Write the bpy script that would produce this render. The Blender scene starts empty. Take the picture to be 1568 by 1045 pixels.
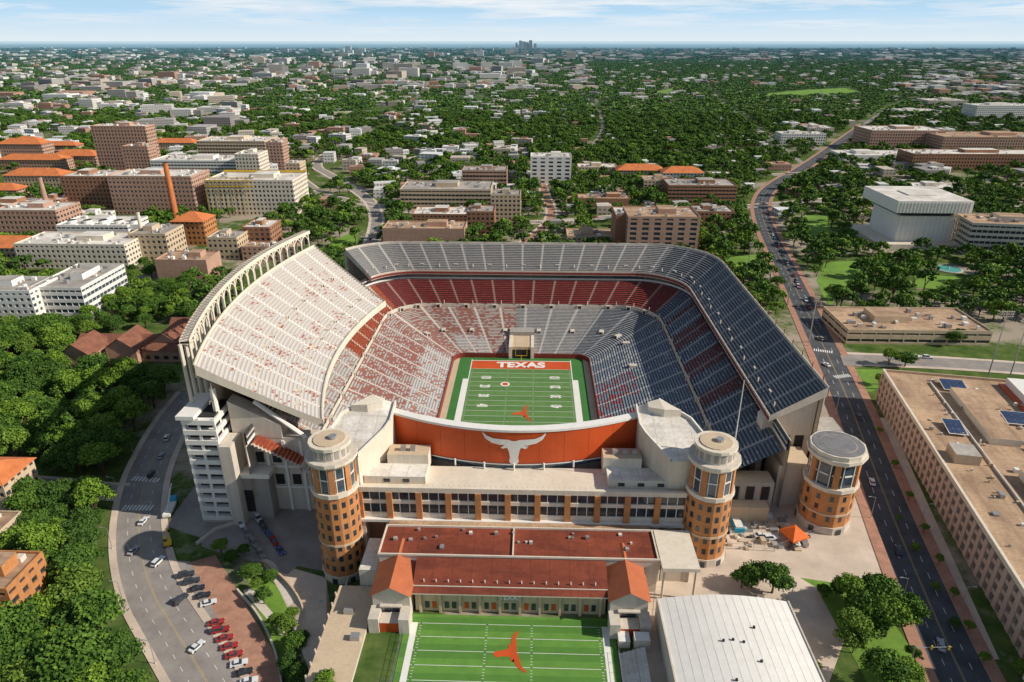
import bpy, bmesh, math, random
import numpy as np
from mathutils import Vector, Matrix
random.seed(7); rng=np.random.default_rng(7)
scene=bpy.context.scene
H=147.0; PITCH=math.radians(23.8); YAW=math.radians(1.8); CX=5.1; F=1045.0
SP,CP=math.sin(PITCH),math.cos(PITCH); SY,CY=math.sin(YAW),math.cos(YAW)

# ---------------------------------------------------------------- terrain + survey helpers
def gz(x,y):
    a=min(1,max(0,(-44-x)/4)); b=1-min(1,max(0,(y-330)/250))
    return -8*a*b
def ray(px,py,z):
    v=(py-522.5)/F; a=(px-784)/F
    t=(H-z)/(SP+v*CP); yc=t*(CP-v*SP); xc=a*t
    return CX+xc*CY-yc*SY, xc*SY+yc*CY
def G(px,py,h=None):
    if h is not None: return ray(px,py,h)
    z=0
    for _ in range(10):
        x,y=ray(px,py,z); z=gz(x,y)
    return x,y
def HT(x,y,py):
    yc=-(x-CX)*SY+y*CY; v=(py-522.5)/F
    return H-yc*(SP+v*CP)/(CP-v*SP)

# ---------------------------------------------------------------- exclusion raster
EC=4.0; EX0,EX1,EY0,EY1=-2800,2800,0,4400
EX=np.zeros((int((EX1-EX0)/EC),int((EY1-EY0)/EC)),bool)
def ex_rect(x0,x1,y0,y1):
    i0,i1=[int(np.clip((v-EX0)/EC,0,EX.shape[0]-1)) for v in (x0,x1)]
    j0,j1=[int(np.clip((v-EY0)/EC,0,EX.shape[1]-1)) for v in (y0,y1)]
    EX[i0:i1+1,j0:j1+1]=True
def ex_line(pts,hw):
    for (a,b) in zip(pts[:-1],pts[1:]):
        L=math.hypot(b[0]-a[0],b[1]-a[1]); n=max(1,int(L/4))
        for k in range(n+1):
            x=a[0]+(b[0]-a[0])*k/n; y=a[1]+(b[1]-a[1])*k/n
            ex_rect(x-hw,x+hw,y-hw,y+hw)
def inpoly(x,y,poly):
    x=np.asarray(x,float); y=np.asarray(y,float); r=np.zeros(x.shape,bool); n=len(poly)
    for i in range(n):
        x1,y1=poly[i]; x2,y2=poly[(i+1)%n]
        if y1==y2: continue
        c=((y1>y)!=(y2>y))&(x<(x2-x1)*(y-y1)/(y2-y1)+x1)
        r^=c
    return r
def ex_poly(poly):
    xs=[p[0] for p in poly]; ys=[p[1] for p in poly]
    i0,i1=[int(np.clip((v-EX0)/EC,0,EX.shape[0]-1)) for v in (min(xs),max(xs))]
    j0,j1=[int(np.clip((v-EY0)/EC,0,EX.shape[1]-1)) for v in (min(ys),max(ys))]
    gx,gy=np.meshgrid(EX0+EC*(np.arange(i0,i1+1)+.5),EY0+EC*(np.arange(j0,j1+1)+.5),indexing='ij')
    EX[i0:i1+1,j0:j1+1]|=inpoly(gx,gy,poly)
def excluded(x,y):
    x=np.asarray(x);y=np.asarray(y)
    i=np.floor((x-EX0)/EC).astype(int); j=np.floor((y-EY0)/EC).astype(int)
    ok=(i>=0)&(i<EX.shape[0])&(j>=0)&(j<EX.shape[1])
    r=np.zeros(x.shape,bool); r[ok]=EX[i[ok],j[ok]]
    return r

# ---------------------------------------------------------------- materials
def newmat(name):
    m=bpy.data.materials.new(name); m.use_nodes=True
    nt=m.node_tree; b=nt.nodes['Principled BSDF']
    return m,nt,b
def nd(nt,t,**k):
    n=nt.nodes.new(t)
    for a,v in k.items(): setattr(n,a,v)
    return n
def mth(nt,op,a,b=None):
    n=nt.nodes.new('ShaderNodeMath'); n.operation=op
    for i,v in enumerate((a,b)):
        if v is None: continue
        if isinstance(v,(int,float)): n.inputs[i].default_value=v
        else: nt.links.new(v,n.inputs[i])
    return n.outputs[0]
def mixc(nt,f,a,b):
    n=nt.nodes.new('ShaderNodeMix'); n.data_type='RGBA'
    for s,v in ((n.inputs[0],f),(n.inputs[6],a),(n.inputs[7],b)):
        if isinstance(v,(int,float)): s.default_value=v
        elif isinstance(v,(tuple,list)): s.default_value=(v[0],v[1],v[2],1)
        else: nt.links.new(v,s)
    return n.outputs[2]
def mapr(nt,v,a,b,c=0,d=1):
    n=nt.nodes.new('ShaderNodeMapRange'); n.clamp=True
    nt.links.new(v,n.inputs[0])
    for i,k in enumerate((a,b,c,d)): n.inputs[i+1].default_value=k
    return n.outputs[0]
def noise(nt,vec,scale,detail=4,rough=.6):
    n=nt.nodes.new('ShaderNodeTexNoise'); n.inputs['Scale'].default_value=scale
    n.inputs['Detail'].default_value=detail; n.inputs['Roughness'].default_value=rough
    if vec is not None: nt.links.new(vec,n.inputs['Vector'])
    return n.outputs['Fac']
def mat(name,col,rough=.85,var=.2,scale=.25,metal=0,spec=.3,col2=None,fine=2.5):
    m,nt,b=newmat(name)
    tc=nd(nt,'ShaderNodeTexCoord'); o=tc.outputs['Object']
    f1=noise(nt,o,scale,5,.65); f2=noise(nt,o,fine,3,.6)
    f=mth(nt,'ADD',mth(nt,'MULTIPLY',f1,.7),mth(nt,'MULTIPLY',f2,.3))
    f=mapr(nt,f,.34,.66)
    lo=[c*(1-var) for c in col]; hi=col2 if col2 else [min(1,c*(1+var)) for c in col]
    cc=mixc(nt,f,lo,hi)
    nt.links.new(cc,b.inputs['Base Color'])
    b.inputs['Roughness'].default_value=rough; b.inputs['Metallic'].default_value=metal
    b.inputs['Specular IOR Level'].default_value=spec
    return m
def weath(name,col,streak,amt=.45):
    """concrete with rain streaks running down its upright faces and blotchy soiling"""
    m,nt,b=newmat(name)
    tc=nd(nt,'ShaderNodeTexCoord'); o=tc.outputs['Object']
    mp=nd(nt,'ShaderNodeMapping'); mp.inputs['Scale'].default_value=(.8,.8,.06); nt.links.new(o,mp.inputs['Vector'])
    a=noise(nt,mp.outputs[0],1.,5,.7); f=noise(nt,o,.15,6,.7); g_=noise(nt,o,3.,3,.6)
    c=mixc(nt,mapr(nt,a,.45,.70,0,amt),col,streak)
    c=mixc(nt,mapr(nt,f,.42,.66,0,amt*.8),c,streak)
    c=mixc(nt,mapr(nt,g_,.35,.7,0,.15),c,[k*.7 for k in streak])
    nt.links.new(c,b.inputs['Base Color']); b.inputs['Roughness'].default_value=.85; b.inputs['Specular IOR Level'].default_value=.25
    return m
def roofmat(name,col,stain,var=.2):
    """weathered flat roof: membrane seams, broad stains and small ponding patches"""
    m,nt,b=newmat(name)
    tc=nd(nt,'ShaderNodeTexCoord'); o=tc.outputs['Object']
    mp=nd(nt,'ShaderNodeMapping'); mp.inputs['Scale'].default_value=(.05,.22,.1); nt.links.new(o,mp.inputs['Vector'])
    a=noise(nt,mp.outputs[0],1.,6,.7); f=noise(nt,o,.9,5,.7); bg_=noise(nt,o,.06,5,.7)
    c=mixc(nt,mapr(nt,a,.40,.62),col,stain)
    c=mixc(nt,mapr(nt,bg_,.45,.62,0,.7),c,[min(1,k*1.35) for k in col])
    c=mixc(nt,mapr(nt,f,.35,.7,0,.4),c,[k*.6 for k in stain])
    s=nd(nt,'ShaderNodeSeparateXYZ'); nt.links.new(o,s.inputs[0])
    seam=mth(nt,'LESS_THAN',mth(nt,'FRACT',mth(nt,'DIVIDE',s.outputs[0],5.5)),.04)
    c=mixc(nt,mth(nt,'MULTIPLY',seam,.4),c,[k*.5 for k in stain])
    nt.links.new(c,b.inputs['Base Color']); b.inputs['Roughness'].default_value=.85; b.inputs['Specular IOR Level'].default_value=.25
    return m
def seatmat(name,base,accent,dens,clus=.5,gap=(.16,.15,.14),aisle=(.42,.40,.37),asp=11.,cell=1.3,dirt=.3):
    m,nt,b=newmat(name)
    tc=nd(nt,'ShaderNodeTexCoord'); uv=tc.outputs['UV']
    sx=nd(nt,'ShaderNodeSeparateXYZ'); nt.links.new(uv,sx.inputs[0]); u,v=sx.outputs[0],sx.outputs[1]
    rf=mth(nt,'FRACT',v); bench=mth(nt,'LESS_THAN',rf,.62)
    cb=nd(nt,'ShaderNodeCombineXYZ')
    nt.links.new(mth(nt,'FLOOR',mth(nt,'DIVIDE',u,cell)),cb.inputs[0]); nt.links.new(mth(nt,'FLOOR',v),cb.inputs[1])
    wn=nd(nt,'ShaderNodeTexWhiteNoise',noise_dimensions='2D'); nt.links.new(cb.outputs[0],wn.inputs['Vector'])
    big=noise(nt,uv,.09,3,.6)
    th=mth(nt,'ADD',mth(nt,'MULTIPLY',mth(nt,'SUBTRACT',big,.5),clus*4),dens)
    sp=mth(nt,'LESS_THAN',wn.outputs['Value'],th)
    c=mixc(nt,sp,base,accent)
    n2=noise(nt,uv,.35,4,.7)
    c=mixc(nt,mapr(nt,n2,.3,.7,0,dirt),c,[k*.6 for k in base])
    c=mixc(nt,bench,gap,c)
    ais=mth(nt,'LESS_THAN',mth(nt,'FRACT',mth(nt,'DIVIDE',u,asp)),.1)
    c=mixc(nt,ais,c,aisle)
    nt.links.new(c,b.inputs['Base Color']); b.inputs['Roughness'].default_value=.5
    b.inputs['Specular IOR Level'].default_value=.4
    return m
M={}
M['concrete']=weath('concrete_light',(.66,.585,.49),(.42,.36,.29))
M['concrete_grey']=weath('concrete_grey',(.40,.36,.32),(.24,.21,.18))
M['white']=weath('white_paint',(.82,.785,.72),(.62,.57,.50),.3)
M['tan']=weath('tan_stone',(.62,.48,.33),(.42,.31,.20),.4)
M['cream']=weath('cream_panel',(.76,.67,.54),(.52,.44,.34),.4)
M['paving']=mat('paving_concrete',(.58,.47,.37),var=.24,scale=.08)
M['brick']=mat('orange_brick',(.50,.215,.08),var=.2,scale=.4)
M['brickbrown']=mat('brown_brick',(.33,.165,.095),var=.22,scale=.4)
M['brickpink']=mat('pink_brick',(.46,.28,.20),var=.18,scale=.3)
M['brickpave']=mat('brick_paving',(.40,.21,.14),var=.25,scale=.3)
M['glass']=mat('window_glass',(.035,.045,.055),rough=.12,var=.5,scale=.5,spec=.7)
M['glassblue']=mat('window_glass_blue',(.05,.075,.10),rough=.12,var=.6,scale=.4,spec=.8)
M['dark']=mat('dark_recess',(.03,.028,.026),var=.3)
M['redwall']=mat('burnt_orange_panel',(.56,.085,.02),rough=.4,var=.2,scale=.045)
M['redroof']=roofmat('dark_red_roof',(.25,.06,.03),(.14,.035,.022))
M['redroof2']=mat('red_metal_roof',(.44,.13,.055),rough=.5,var=.14,scale=.3)
M['tile']=mat('orange_tile_roof',(.58,.18,.06),var=.25,scale=.25)
M['roofbrown']=roofmat('gravel_roof_brown',(.50,.34,.21),(.31,.19,.12))
M['roofgrey']=roofmat('gravel_roof_grey',(.42,.38,.33),(.28,.25,.22))
M['rooflight']=roofmat('membrane_roof_light',(.74,.69,.61),(.54,.48,.41))
M['discroof']=mat('tower_disc_roof',(.20,.19,.19),var=.25,scale=.3)
M['asphalt']=mat('asphalt',(.075,.078,.085),var=.35,scale=.15)
M['asphalt2']=mat('asphalt_worn',(.28,.25,.225),var=.25,scale=.12)
M['paint']=mat('road_paint',(.75,.74,.70),var=.15,scale=1)
M['yellowpaint']=mat('road_paint_yellow',(.55,.40,.14),var=.15,scale=1)
M['metal']=mat('galvanised_metal',(.45,.45,.45),rough=.4,var=.1,metal=.6)
M['yellow']=mat('yellow_paint',(.72,.45,.03),rough=.5,var=.1)
M['orange']=mat('orange_fabric',(.75,.14,.02),rough=.7,var=.1)
M['maroonpaint']=mat('maroon_paint',(.22,.035,.025),rough=.6,var=.15)
M['blue']=mat('blue_tarp',(.05,.33,.50),rough=.6,var=.2)
M['solar']=mat('solar_panel',(.03,.05,.11),rough=.15,var=.3,spec=.7)
M['tyre']=mat('tyre_rubber',(.02,.02,.02))
M['bark']=mat('tree_bark',(.10,.07,.05),var=.3,scale=2)
M['water']=mat('fountain_water',(.12,.42,.38),rough=.1,var=.1,spec=.6)
M['lawn']=mat('lawn_grass',(.15,.27,.035),var=.35,scale=.05,fine=.6)
M['turf2']=mat('artificial_turf_apron',(.05,.18,.04),var=.12,scale=.1)
def turf(name,a,b,per,off):
    m,nt,bs=newmat(name)
    tc=nd(nt,'ShaderNodeTexCoord'); s=nd(nt,'ShaderNodeSeparateXYZ'); nt.links.new(tc.outputs['Object'],s.inputs[0])
    f=mth(nt,'FRACT',mth(nt,'DIVIDE',mth(nt,'SUBTRACT',s.outputs[1],off),per)); f=mth(nt,'LESS_THAN',f,.5)
    n=noise(nt,tc.outputs['Object'],.25,5,.7)
    c=mixc(nt,f,a,b); c=mixc(nt,mapr(nt,n,.3,.7,0,.45),c,[k*.55 for k in a])
    nt.links.new(c,bs.inputs['Base Color']); bs.inputs['Roughness'].default_value=.9; return m
M['turf']=turf('artificial_turf',(.10,.215,.05),(.12,.245,.06),9.144,207.6)
M['turfp']=turf('practice_turf',(.09,.23,.03),(.13,.29,.04),9.144,142)
M['s_white']=seatmat('seats_upper_white',(.80,.75,.69),(.50,.10,.045),.05,.6,gap=(.46,.41,.36),aisle=(.78,.72,.65),cell=1.5,dirt=.25)
M['s_mixw']=seatmat('seats_silver_red',(.68,.64,.60),(.52,.12,.06),.22,.6,gap=(.30,.27,.24),aisle=(.6,.55,.49),dirt=.3)
M['s_red']=seatmat('seats_red_mix',(.60,.52,.47),(.44,.075,.045),.50,.5,gap=(.24,.17,.14),aisle=(.6,.54,.48))
M['s_maroon']=seatmat('seats_maroon',(.26,.04,.03),(.33,.07,.05),.3,.2,gap=(.12,.03,.03),aisle=(.34,.22,.18))
M['s_maroond']=seatmat('seats_maroon_faded',(.22,.06,.055),(.28,.20,.19),.25,.3,gap=(.09,.04,.04),aisle=(.30,.26,.24))
M['s_orange']=seatmat('seats_burnt_orange',(.52,.12,.045),(.36,.06,.03),.3,.2,gap=(.25,.07,.04),aisle=(.55,.46,.38))
M['s_silver']=seatmat('seats_silver',(.44,.42,.40),(.32,.31,.31),.3,.25,gap=(.19,.18,.17),aisle=(.5,.46,.42))
M['s_slate']=seatmat('seats_slate',(.22,.235,.255),(.36,.36,.37),.14,.3,gap=(.08,.085,.09),aisle=(.36,.35,.34))  # silver benches; the shade of the east side is painted in as slate
M['s_navy']=seatmat('seats_steel_blue',(.185,.215,.25),(.42,.42,.43),.16,.5,gap=(.065,.075,.09))  # silver benches; shade and reflected sky painted into the colour as blue
M['s_navyred']=seatmat('seats_steel_maroon',(.19,.22,.26),(.33,.06,.055),.38,.7,gap=(.065,.07,.08))  # maroon seats among silver benches whose shade is painted in as blue-grey
def foliage(name,dark,light,hue):
    m,nt,b=newmat(name)
    at=nd(nt,'ShaderNodeAttribute',attribute_name='shade')
    oi=nd(nt,'ShaderNodeObjectInfo'); geo=nd(nt,'ShaderNodeNewGeometry')
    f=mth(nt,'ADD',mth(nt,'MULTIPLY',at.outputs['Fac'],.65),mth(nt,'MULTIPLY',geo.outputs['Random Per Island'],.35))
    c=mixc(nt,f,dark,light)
    c=mixc(nt,mapr(nt,oi.outputs['Random'],.35,1,0,.75),c,hue)
    s=nd(nt,'ShaderNodeSeparateXYZ'); nt.links.new(geo.outputs['Position'],s.inputs[0])
    c=mixc(nt,mapr(nt,s.outputs[1],1000,6500,0,.7),c,(.055,.16,.16))  # distance haze painted into the leaf colour, teal with growing distance
    c=mixc(nt,mapr(nt,s.outputs[1],4500,14000,0,.9),c,(.17,.33,.43))  # paler blue haze painted over the farthest trees
    nt.links.new(c,b.inputs['Base Color']); b.inputs['Roughness'].default_value=.7
    b.inputs['Specular IOR Level'].default_value=.15
    return m
M['leaf']=foliage('live_oak_foliage',(.018,.055,.010),(.13,.235,.03),(.045,.095,.018))
M['leaf2']=foliage('elm_foliage',(.035,.095,.012),(.21,.33,.035),(.12,.19,.03))

# ---------------------------------------------------------------- mesh builder
class MB:
    def __init__(s): s.v=[];s.f=[];s.m=[];s.uv=[];s.mats=[]
    def mi(s,m):
        m=M[m] if isinstance(m,str) else m
        if m not in s.mats: s.mats.append(m)
        return s.mats.index(m)
    def face(s,pts,m,uv=None):
        b=len(s.v)
        for p in pts: s.v.append(tuple(p))
        s.f.append(tuple(range(b,b+len(pts)))); s.m.append(s.mi(m)); s.uv.append(uv)
    def box(s,x0,x1,y0,y1,z0,z1,m,top=None,bottom=True):
        if x1<x0:x0,x1=x1,x0
        if y1<y0:y0,y1=y1,y0
        top=top or m
        s.face([(x0,y0,z0),(x1,y0,z0),(x1,y0,z1),(x0,y0,z1)],m)
        s.face([(x1,y0,z0),(x1,y1,z0),(x1,y1,z1),(x1,y0,z1)],m)
        s.face([(x1,y1,z0),(x0,y1,z0),(x0,y1,z1),(x1,y1,z1)],m)
        s.face([(x0,y1,z0),(x0,y0,z0),(x0,y0,z1),(x0,y1,z1)],m)
        s.face([(x0,y0,z1),(x1,y0,z1),(x1,y1,z1),(x0,y1,z1)],top)
        if bottom: s.face([(x0,y1,z0),(x1,y1,z0),(x1,y0,z0),(x0,y0,z0)],m)
    def prism(s,poly,z0,z1,m,top=None):
        zt=list(z1) if isinstance(z1,(list,tuple)) else [z1]*len(poly)
        a=sum(poly[i][0]*poly[(i+1)%len(poly)][1]-poly[(i+1)%len(poly)][0]*poly[i][1] for i in range(len(poly)))
        if a<0: poly=poly[::-1]; zt=zt[::-1]
        n=len(poly)
        for i in range(n):
            j=(i+1)%n
            s.face([(*poly[i],z0),(*poly[j],z0),(*poly[j],zt[j]),(*poly[i],zt[i])],m)
        s.face([(*poly[i],zt[i]) for i in range(n)],top or m)
    def cyl(s,cx,cy,r0,r1,z0,z1,m,n=16,cap=True,capm=None,ph=0):
        a=[2*math.pi*(k+ph)/n for k in range(n)]
        A=[(cx+r0*math.cos(t),cy+r0*math.sin(t),z0) for t in a]; B=[(cx+r1*math.cos(t),cy+r1*math.sin(t),z1) for t in a]
        for i in range(n):
            j=(i+1)%n; s.face([A[i],A[j],B[j],B[i]],m)
        if cap: s.face(B,capm or m)
    def rod(s,a,b,r,m,n=6,r1=None):
        a=Vector(a);b=Vector(b);d=(b-a).normalized(); r1=r if r1 is None else r1
        x=d.orthogonal().normalized(); y=d.cross(x)
        A=[a+r*(math.cos(2*math.pi*k/n)*x+math.sin(2*math.pi*k/n)*y) for k in range(n)]
        B=[b+r1*(math.cos(2*math.pi*k/n)*x+math.sin(2*math.pi*k/n)*y) for k in range(n)]
        for i in range(n):
            j=(i+1)%n; s.face([A[i],A[j],B[j],B[i]],m)
        s.face(B,m); s.face(A[::-1],m)
    def rbox(s,cx,cy,ang,dist,w,dep,z0,z1,m):
        ca,sa=math.cos(ang),math.sin(ang)
        def P(a,b,z): return (cx+ca*a-sa*b,cy+sa*a+ca*b,z)
        a0,a1=dist,dist+dep; b0,b1=-w/2,w/2
        s.face([P(a1,b0,z0),P(a1,b1,z0),P(a1,b1,z1),P(a1,b0,z1)],m)
        s.face([P(a0,b0,z0),P(a1,b0,z0),P(a1,b0,z1),P(a0,b0,z1)],m)
        s.face([P(a1,b1,z0),P(a0,b1,z0),P(a0,b1,z1),P(a1,b1,z1)],m)
        s.face([P(a0,b0,z1),P(a1,b0,z1),P(a1,b1,z1),P(a0,b1,z1)],m)
    def obj(s,name,parent=None,loc=None,rz=0):
        me=bpy.data.meshes.new(name); me.from_pydata(s.v,[],s.f)
        for m in s.mats: me.materials.append(m)
        me.polygons.foreach_set('material_index',s.m)
        if any(u is not None for u in s.uv):
            l=me.uv_layers.new(name='UVMap'); d=[]
            for f,u in zip(s.f,s.uv):
                for k in range(len(f)): d+= (u[k] if u else (0,0))
            l.data.foreach_set('uv',d)
        me.update()
        o=bpy.data.objects.new(name,me); scene.collection.objects.link(o)
        if parent: o.parent=parent
        if loc: o.location=loc
        o.rotation_euler[2]=rz
        return o
def empty(name,loc=(0,0,0)):
    e=bpy.data.objects.new(name,None); e.location=loc; scene.collection.objects.link(e); return e

# ================================================================ GROUND
m,nt,b=newmat('ground_soil_and_grass')
geo=nd(nt,'ShaderNodeNewGeometry'); pos=geo.outputs['Position']
n1=noise(nt,pos,.012,6,.7); n2=noise(nt,pos,.12,5,.7)
c=mixc(nt,mapr(nt,n2,.35,.65),(.045,.09,.02),(.13,.17,.05))
c=mixc(nt,mapr(nt,n1,.50,.58),c,(.36,.30,.23))
s=nd(nt,'ShaderNodeSeparateXYZ'); nt.links.new(pos,s.inputs[0])
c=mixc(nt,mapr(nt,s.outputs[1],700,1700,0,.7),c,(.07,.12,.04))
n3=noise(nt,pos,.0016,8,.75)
c=mixc(nt,mapr(nt,s.outputs[1],1500,6500,0,.9),c,mixc(nt,mapr(nt,n3,.4,.6),(.035,.11,.12),(.09,.18,.17)))  # distance haze painted into the ground colour, teal first
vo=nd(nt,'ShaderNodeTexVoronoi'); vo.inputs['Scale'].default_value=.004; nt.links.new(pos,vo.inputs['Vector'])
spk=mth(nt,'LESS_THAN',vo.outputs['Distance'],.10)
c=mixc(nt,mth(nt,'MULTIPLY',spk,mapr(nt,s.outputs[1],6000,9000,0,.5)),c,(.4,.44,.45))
c=mixc(nt,mapr(nt,s.outputs[1],6000,18000,0,.9),c,(.20,.36,.46))  # painted haze continues, paler and bluer towards the horizon
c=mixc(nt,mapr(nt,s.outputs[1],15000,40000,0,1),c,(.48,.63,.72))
nt.links.new(c,b.inputs['Base Color']); b.inputs['Roughness'].default_value=.95; b.inputs['Specular IOR Level'].default_value=.0
M['ground']=m
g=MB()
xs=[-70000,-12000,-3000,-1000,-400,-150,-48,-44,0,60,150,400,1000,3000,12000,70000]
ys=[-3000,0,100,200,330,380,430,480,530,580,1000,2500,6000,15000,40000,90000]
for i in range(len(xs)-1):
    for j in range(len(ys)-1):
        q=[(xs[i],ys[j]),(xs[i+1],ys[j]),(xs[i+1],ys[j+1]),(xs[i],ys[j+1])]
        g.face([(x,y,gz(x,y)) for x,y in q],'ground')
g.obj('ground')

# ---------------------------------------------------------------- sheets and roads
def sheet(name,pix,mt,dz=.03,world=False,ex=True):
    p=[q if world else G(*q) for q in pix]
    a=sum(p[i][0]*p[(i+1)%len(p)][1]-p[(i+1)%len(p)][0]*p[i][1] for i in range(len(p)))
    if a<0: p=p[::-1]
    mb=MB(); mb.face([(x,y,gz(x,y)+dz) for x,y in p],mt)
    if ex: ex_poly(p)
    return mb.obj(name)
ROADS=[]
def offs(p,o):
    out=[]
    for i,q in enumerate(p):
        a=p[max(0,i-1)]; b=p[min(len(p)-1,i+1)]
        dx,dy=b[0]-a[0],b[1]-a[1]; L=math.hypot(dx,dy) or 1
        out.append((q[0]+dy/L*o,q[1]-dx/L*o))
    return out
def smoothp(p,it=2):
    for _ in range(it):
        q=[p[0]]
        for a,b in zip(p[:-1],p[1:]):
            q.append((a[0]*.75+b[0]*.25,a[1]*.75+b[1]*.25)); q.append((a[0]*.25+b[0]*.75,a[1]*.25+b[1]*.75))
        q.append(p[-1]); p=q
    return p
def road(name,pix,w,mt='asphalt',walk=2.5,walkm='paving',marks=True,dz=.05,world=False,clear=1.5):
    p=[q if world else G(*q) for q in pix]
    p=smoothp(p); ex_line(p,w/2+walk+clear); ROADS.append((p,w))
    mb=MB()
    def strip(o0,o1,dz,mt):
        A=offs(p,o0);B=offs(p,o1)
        for i in range(len(p)-1):
            q=[B[i],A[i],A[i+1],B[i+1]]
            mb.face([(x,y,gz(x,y)+dz) for x,y in q],mt)
    strip(-w/2,w/2,dz,mt)
    if walk:
        for sg in (-1,1):
            a,b_=(w/2,w/2+walk) if sg>0 else (-w/2-walk,-w/2)
            strip(a,b_,dz+.13,walkm)
            e=offs(p,sg*w/2)
            for i in range(len(p)-1):
                (x0,y0),(x1,y1)=e[i],e[i+1]
                mb.face([(x0,y0,gz(x0,y0)+dz),(x1,y1,gz(x1,y1)+dz),(x1,y1,gz(x1,y1)+dz+.13),(x0,y0,gz(x0,y0)+dz+.13)],'concrete')
    if marks:
        strip(-.22,-.12,dz+.012,'yellowpaint'); strip(.12,.22,dz+.012,'yellowpaint')
        for o in ((-w/4,w/4) if w>11 else ()):
            A=offs(p,o-.07);B=offs(p,o+.07)
            for i in range(len(p)-1):
                L=math.hypot(A[i+1][0]-A[i][0],A[i+1][1]-A[i][1]); n=max(1,int(L/9))
                for k in range(n):
                    f0=k/n;f1=(k+.35)/n
                    L1=lambda P,f:(P[i][0]+(P[i+1][0]-P[i][0])*f,P[i][1]+(P[i+1][1]-P[i][1])*f)
                    q=[L1(B,f0),L1(A,f0),L1(A,f1),L1(B,f1)]
                    mb.face([(x,y,gz(x,y)+dz+.012) for x,y in q],'paint')
    return mb.obj(name)

ex_rect(-130,122,150,398); ex_rect(-50,60,40,170)
sheet('plaza_pavement',[(960,850),(1010,780),(1180,730),(1330,760),(1350,880),(1300,960),(1250,1100),(1000,1100)],'paving',.03)
sheet('stadium_forecourt_pavement',[(-43.5,150),(-43.5,396),(118,396),(132,330),(124,170),(60,150)],'paving',.02,world=True,ex=False)
sheet('stadium_service_yard_pavement',[(-122,188),(-122,328),(-48.5,328),(-48.5,165),(-80,172)],'asphalt2',.02,world=True,ex=False)
sheet('west_yard_pavement',[(300,800),(430,765),(475,850),(440,880),(380,858),(310,838)],'asphalt2',.045)
sheet('brick_path_pavement',[(290,862),(330,850),(380,930),(425,1010),(440,1110),(385,1110),(350,990)],'brickpave',.035)
sheet('kerbside_parking_pavement',[(262,858),(292,860),(350,985),(388,1110),(355,1110),(318,1000)],'asphalt2',.042)
sheet('driveway_pavement',[(405,858),(500,885),(512,980),(500,1110),(450,1110),(452,980),(440,930)],'paving',.04)
sheet('garden_path_pavement',[(372,905),(385,900),(440,965),(432,975)],'concrete',.055)
sheet('garden_path_pavement',[(395,850),(420,862),(470,940),(452,945)],'concrete',.06)
sheet('garage_sidewalk_pavement',[(1345,640),(1360,640),(1530,1010),(1500,1010)],'paving',.03)
sheet('campus_pavement',[(-40,300),(300,270),(455,262),(462,340),(330,430),(150,425),(-60,430)],'concrete_grey',.012,ex=False)

road('west_street',[(300,600),(268,640),(240,690),(218,745),(210,820),(228,900),(268,965),(315,1040),(365,1130)],14,'asphalt2',walk=2.2,clear=.5,dz=.07)
road('side_street',[(188,754),(150,752),(60,742),(-80,735)],8,'asphalt2',walk=1.5,clear=0,dz=.05)
road('east_street',[(1325,190),(1290,215),(1235,255),(1180,285),(1163,310),(1170,345),(1200,405),(1232,470),(1268,545),(1298,610),(1328,690),(1366,790),(1408,890),(1456,1000),(1515,1120)],13,'asphalt',walk=3.5,walkm='brickpave',dz=.07)
road('cross_street',[(1300,550),(1350,552),(1450,556),(1640,570)],11,'asphalt2',dz=.05)
sheet('junction_asphalt',[(1286,545),(1322,546),(1324,560),(1292,561)],'asphalt2',.215)
road('campus_street',[(555,400),(575,360),(578,325),(560,300),(505,268),(480,255),(500,235)],9,'asphalt2',clear=0,dz=.045)
road('campus_street',[(800,375),(850,335),(835,300),(830,280)],7,'brickpave',walk=2,marks=False,clear=0,dz=.04)
road('campus_street',[(480,290),(455,270),(440,245)],9,'asphalt2',marks=False,clear=0,dz=.035)
for nm,p_,w_ in (('suburb_street',[(500,235),(560,210),(620,180),(640,150),(660,125)],9),('suburb_street',[(1325,190),(1370,160),(1460,138),(1500,115)],10),('suburb_street',[(1235,255),(1150,190),(1095,150),(1080,120)],7),
    ('suburb_street',[(250,235),(480,205),(700,190),(900,200)],8),('suburb_street',[(0,170),(260,152),(560,140)],9),('suburb_street',[(900,235),(930,190),(900,150)],6),('suburb_street',[(1000,240),(1200,232),(1330,225)],7)):
    road(nm,p_,w_,'asphalt2',walk=0,marks=False,clear=3,dz=.03+.002*len(ROADS))
road('north_street',[(420,282),(600,322),(800,345),(960,330),(1165,315),(1330,300),(1600,318)],9,'asphalt2',clear=0,dz=.025)
road('north_street',[(1180,268),(1300,262),(1600,285)],9,'asphalt2',clear=0,dz=.02)
def crosswalk(pa,pb,n,l):
    a=Vector(G(*pa)); b_=Vector(G(*pb)); d=(b_-a); L=d.length; d/=L; nrm=Vector((-d.y,d.x)); mb=MB()
    for k in range(n):
        c0=a+d*(L*k/n); c1=a+d*(L*(k+.5)/n)
        q=[c0-nrm*l/2,c1-nrm*l/2,c1+nrm*l/2,c0+nrm*l/2]
        mb.face([(p.x,p.y,gz(p.x,p.y)+.105) for p in q],'paint')
    mb.obj('crosswalk_marking')
crosswalk((189,778),(236,778),9,3.2); crosswalk((204,733),(246,736),8,2.8); crosswalk((1246,536),(1276,540),9,3); crosswalk((1278,578),(1302,575),8,3)

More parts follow.
